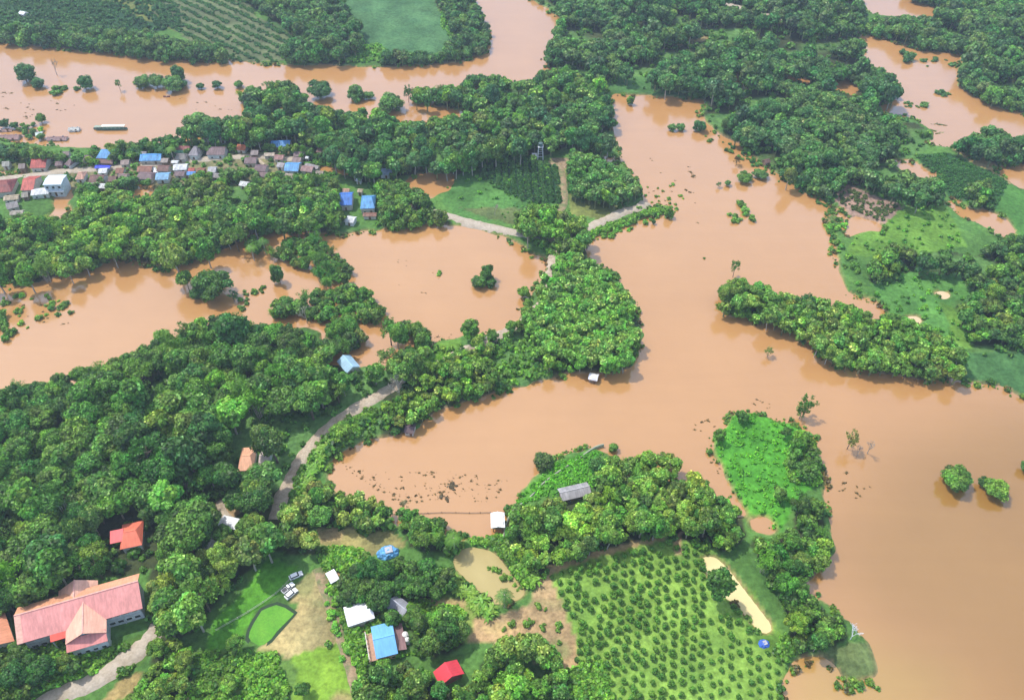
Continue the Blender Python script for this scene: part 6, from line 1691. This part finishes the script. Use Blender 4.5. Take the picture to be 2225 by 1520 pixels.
shrubs([[(1798,455),(1840,450),(1838,500),(1800,520)], [(1815,520),(1860,560),(1870,640),(1835,640)]], 13, .8, 2.2, DK2, (0.11,.24,.05), 'green shrub on the ragged eastern lake shore', 'shrubs on the ragged eastern shore', 28)
shrubs([[(1535,290),(1600,312),(1660,355),(1640,362),(1590,335),(1530,300)]], 26, .6, 1.9, BL, MD, 'small dark shrub in the shallows of the north eastern shore', 'shrubs of the north eastern shallows', 29)
shrubs([[(1935,255),(1960,245),(2010,262),(1990,275)], [(1962,220),(2010,225),(2012,236),(1965,230)], [(1995,128),(2060,125),(2085,135),(2050,150),(2010,150)], [(2030,196),(2080,205),(2070,212),(2030,205)]], 9, .9, 2.6, BL, BL2, 'low dark bush in the north eastern floodwater', 'bushes in the north eastern floodwater', 30, sq=.6)
shrubs([[(100,190),(170,190),(170,205),(100,205)]], 9, 1.4, 2.8, BL, MD, 'low bush at the water line of the left river clump', 'bushes under the left river clump', 31, sq=.7)
shrubs([[(395,1420),(560,1430),(600,1540),(420,1540)], [(1050,1230),(1190,1250),(1180,1280),(1120,1300)], [(1060,1380),(1200,1300),(1230,1380),(1200,1400)]], 16, .5, 1.5, MD, LT, 'small shrub on open worn ground in the foreground', 'shrubs on worn foreground plots', 32)
shrubs([[(700,1270),(730,1260),(760,1380),(770,1440),(745,1440)]], 26, .8, 1.7, MD, (0.1,.22,.05), 'green shrub in the line beside the earth path', 'shrubs beside the earth path', 33)
shrubs([[(1235,1290),(1255,1300),(1300,1440),(1280,1440)], [(1190,1400),(1240,1310),(1290,1430),(1250,1460)]], 6, .6, 1.0, DK2, MD, 'little dark bush on the bare strip beside the orchard', 'bushes on the bare strip', 34)
shrubs([[(1955,105),(1980,108),(1975,140),(1945,135)]], 4, 2.2, 3.2, BL, BL2, 'dark shrubby clump rising from the north eastern floodwater', 'clump in the north eastern floodwater', 35, sq=1.1)
shrubs([[(1215,1160),(1010,1168),(1095,1172),(1090,1185),(1010,1180)]], 12, .8, 1.5, MD, (0.12,.28,.05), 'low bush on the dyke between lake and brown pond', 'bushes on the dyke', 36)
shrubs([[(1440,255),(1600,180),(1700,160),(1900,220),(1700,300)]], 1, 1, 2, BL, BL2, 'single shrub in the great wood clearing', None, 37)
shrubs([[(1480,560),(1610,545),(1612,558),(1590,562)]], 1, .6, .8, BL, MD, 'tiny shrub afloat above the spit tip', None, 38)
shrubs([[(940,588),(965,588),(962,598),(942,598)]], 2, 1.0, 1.4, MD, LT, 'small green shrub alone in the middle pond', 'shrub in the middle pond', 39)
shrubs([[(495,655),(545,640),(545,672),(520,680)], [(525,632),(575,622),(575,634),(530,640)]], 8, .8, 1.6, DK2, MD, 'small dark shrub in the shallows beside the big round tree', 'shrubs right of the big round tree', 40)

# ------------------------------------------------------------------ floating debris
DP = []
for i in range(4):
    rs = np.random.RandomState(400 + i); g = NM()
    for _ in range(5):
        c = rs.normal(size=3) * [.3, .2, 0]; v = ICO1[0] * [.45, .3, .16] * (.6 + .7 * rs.rand(len(ICO1[0])))[:, None]
        g.add(v + c + [0, 0, .03], np.full((len(v), 3), .8), t=ICO1[1])
    cen = rs.normal(size=(26, 3)) * [.42, .3, .05] + [0, 0, .08]
    v, q = leaf_quads(rs, cen, unit(rs, 26, 1.2), .5, .4)
    g.add(v, np.repeat((.6 + .9 * rs.rand(26))[:, None] * np.ones(3), 4, 0), q=q)
    DP.append(g.mesh('debris', M_LEAF))
def debris(poly, n, s0, s1, label, group, seed, tint=(.075, .055, .035), stretch=1.0):
    rs = np.random.RandomState(seed); p = np.array(poly, float); lo, hi = p.min(0), p.max(0); c = 0
    while c < n:
        q = lo + rs.rand(2) * (hi - lo)
        if not inpoly(q[:1], q[1:], poly)[0]: continue
        x, y, _ = G(q[0], q[1], 0); c += 1
        o = put(bpy.data.objects.new('floating_debris', DP[rs.randint(4)])); s = s0 + (s1 - s0) * rs.rand() ** 2.5
        o.location = (x, y, .02); o.scale = (s * stretch, s, s); o.rotation_euler = (0, 0, rs.normal() * .5); o.color = (*(np.array(tint) * (.7 + .6 * rs.rand())), 1)
        tag(o, label, 'floating debris', group)
debris([(770,1030),(900,1020),(1000,1025),(1110,1045),(1110,1065),(1060,1095),(980,1085),(870,1095),(800,1050)], 140, .18, .8, 'dark scrap of plant debris afloat near the white lake hut', 'floating debris off the lake hut', 1)
debris([(955,1048),(1000,1045),(1008,1062),(975,1066)], 3, 1.4, 2.0, 'large dark raft of plant debris in the debris field', 'large debris rafts', 2, (.09, .07, .075))
debris([(958,1076),(982,1076),(980,1086),(960,1086)], 2, 1.3, 1.8, 'dark oval debris raft below the large raft', 'lower debris rafts', 3, (.09, .07, .075))
debris([(860,1088),(885,1088),(882,1098),(862,1098)], 2, 1.2, 1.5, 'grey debris raft near the shore trees', 'shore debris rafts', 13, (.11, .1, .09))
debris([(0,195),(140,215),(180,230),(60,262),(0,250)], 24, .5, 1.3, 'dark scrap of debris drifting in the river at the left', 'debris in the river left', 4)
debris([(380,208),(520,215),(560,235),(430,245)], 9, .4, 1.0, 'dark scrap of debris in mid river', 'debris in mid river', 5)
debris([(560,240),(700,225),(760,250),(640,262)], 5, .5, 1.0, 'scrap of debris by the river wood', 'debris by the river wood', 6)
debris([(1630,855),(1690,885),(1680,900),(1620,870)], 8, .3, .8, 'dark scrap in the line of debris above the grassy island', 'debris line above the island', 7)
debris([(1500,920),(1560,905),(1560,930),(1510,945)], 7, .4, 1.0, 'scrap of debris off the top left of the island', 'debris off the island left', 8)
debris([(1540,1000),(1580,1010),(1600,1060),(1570,1050)], 8, .4, .9, 'twiggy debris along the left shore of the island', 'debris on the island left shore', 9)
debris([(1800,1020),(1900,1030),(1890,1090),(1800,1070)], 13, .4, 1.2, 'dark scrap of debris right of the grassy island', 'debris right of the island', 10)
debris([(1350,330),(1500,360),(1560,470),(1500,500),(1400,430)], 20, .5, 1.4, 'dark scrap of debris in the northern lake arm', 'debris in the northern lake arm', 11)
debris([(850,560),(960,570),(950,640),(870,630)], 9, .25, .6, 'tiny scrap of debris in the middle pond', 'debris in the middle pond', 12)
debris([(730,1000),(770,1005),(800,1035),(760,1035)], 10, .3, .9, 'dark scrap of debris in the corner of the eastern lake', 'debris in the lake corner', 14)
debris([(1940,255),(2080,270),(2060,300),(1960,280)], 5, 1.0, 2.2, 'flat mat of plants in the north eastern water', 'mats in north eastern water', 15, (.06, .08, .05), 2.2)
debris([(30,640),(160,650),(170,700),(60,730)], 14, .4, 1.0, 'brown scrap drifting in the western lake shallows', 'debris in the western shallows', 16)
debris([(930,720),(1000,722),(990,735),(940,742)], 7, .3, .7, 'thin scrap of debris at the near shore of the middle pond', 'debris at the near shore of the pond', 17)

# ------------------------------------------------------------------ the humid air
def haze(density=0.00022):
    mb = MB(); mb.box(-5600, 5600, -5600, 5600, -2.6, 222)
    m, n, out = newmat('air')
    v = n.nodes.new("ShaderNodeVolumePrincipled")
    v.inputs['Color'].default_value = (0.80, 0.90, 1.0, 1)
    v.inputs['Density'].default_value = density
    v.inputs['Anisotropy'].default_value = 0.2
    n.links.new(v.outputs[0], out.inputs['Volume'])
    o = mb.build('haze', m); tag(o, 'thin humid haze filling the air over the valley', 'haze', kind='stuff')
    o.display_type = 'WIRE'
haze()
print("objects", len(bpy.data.objects))
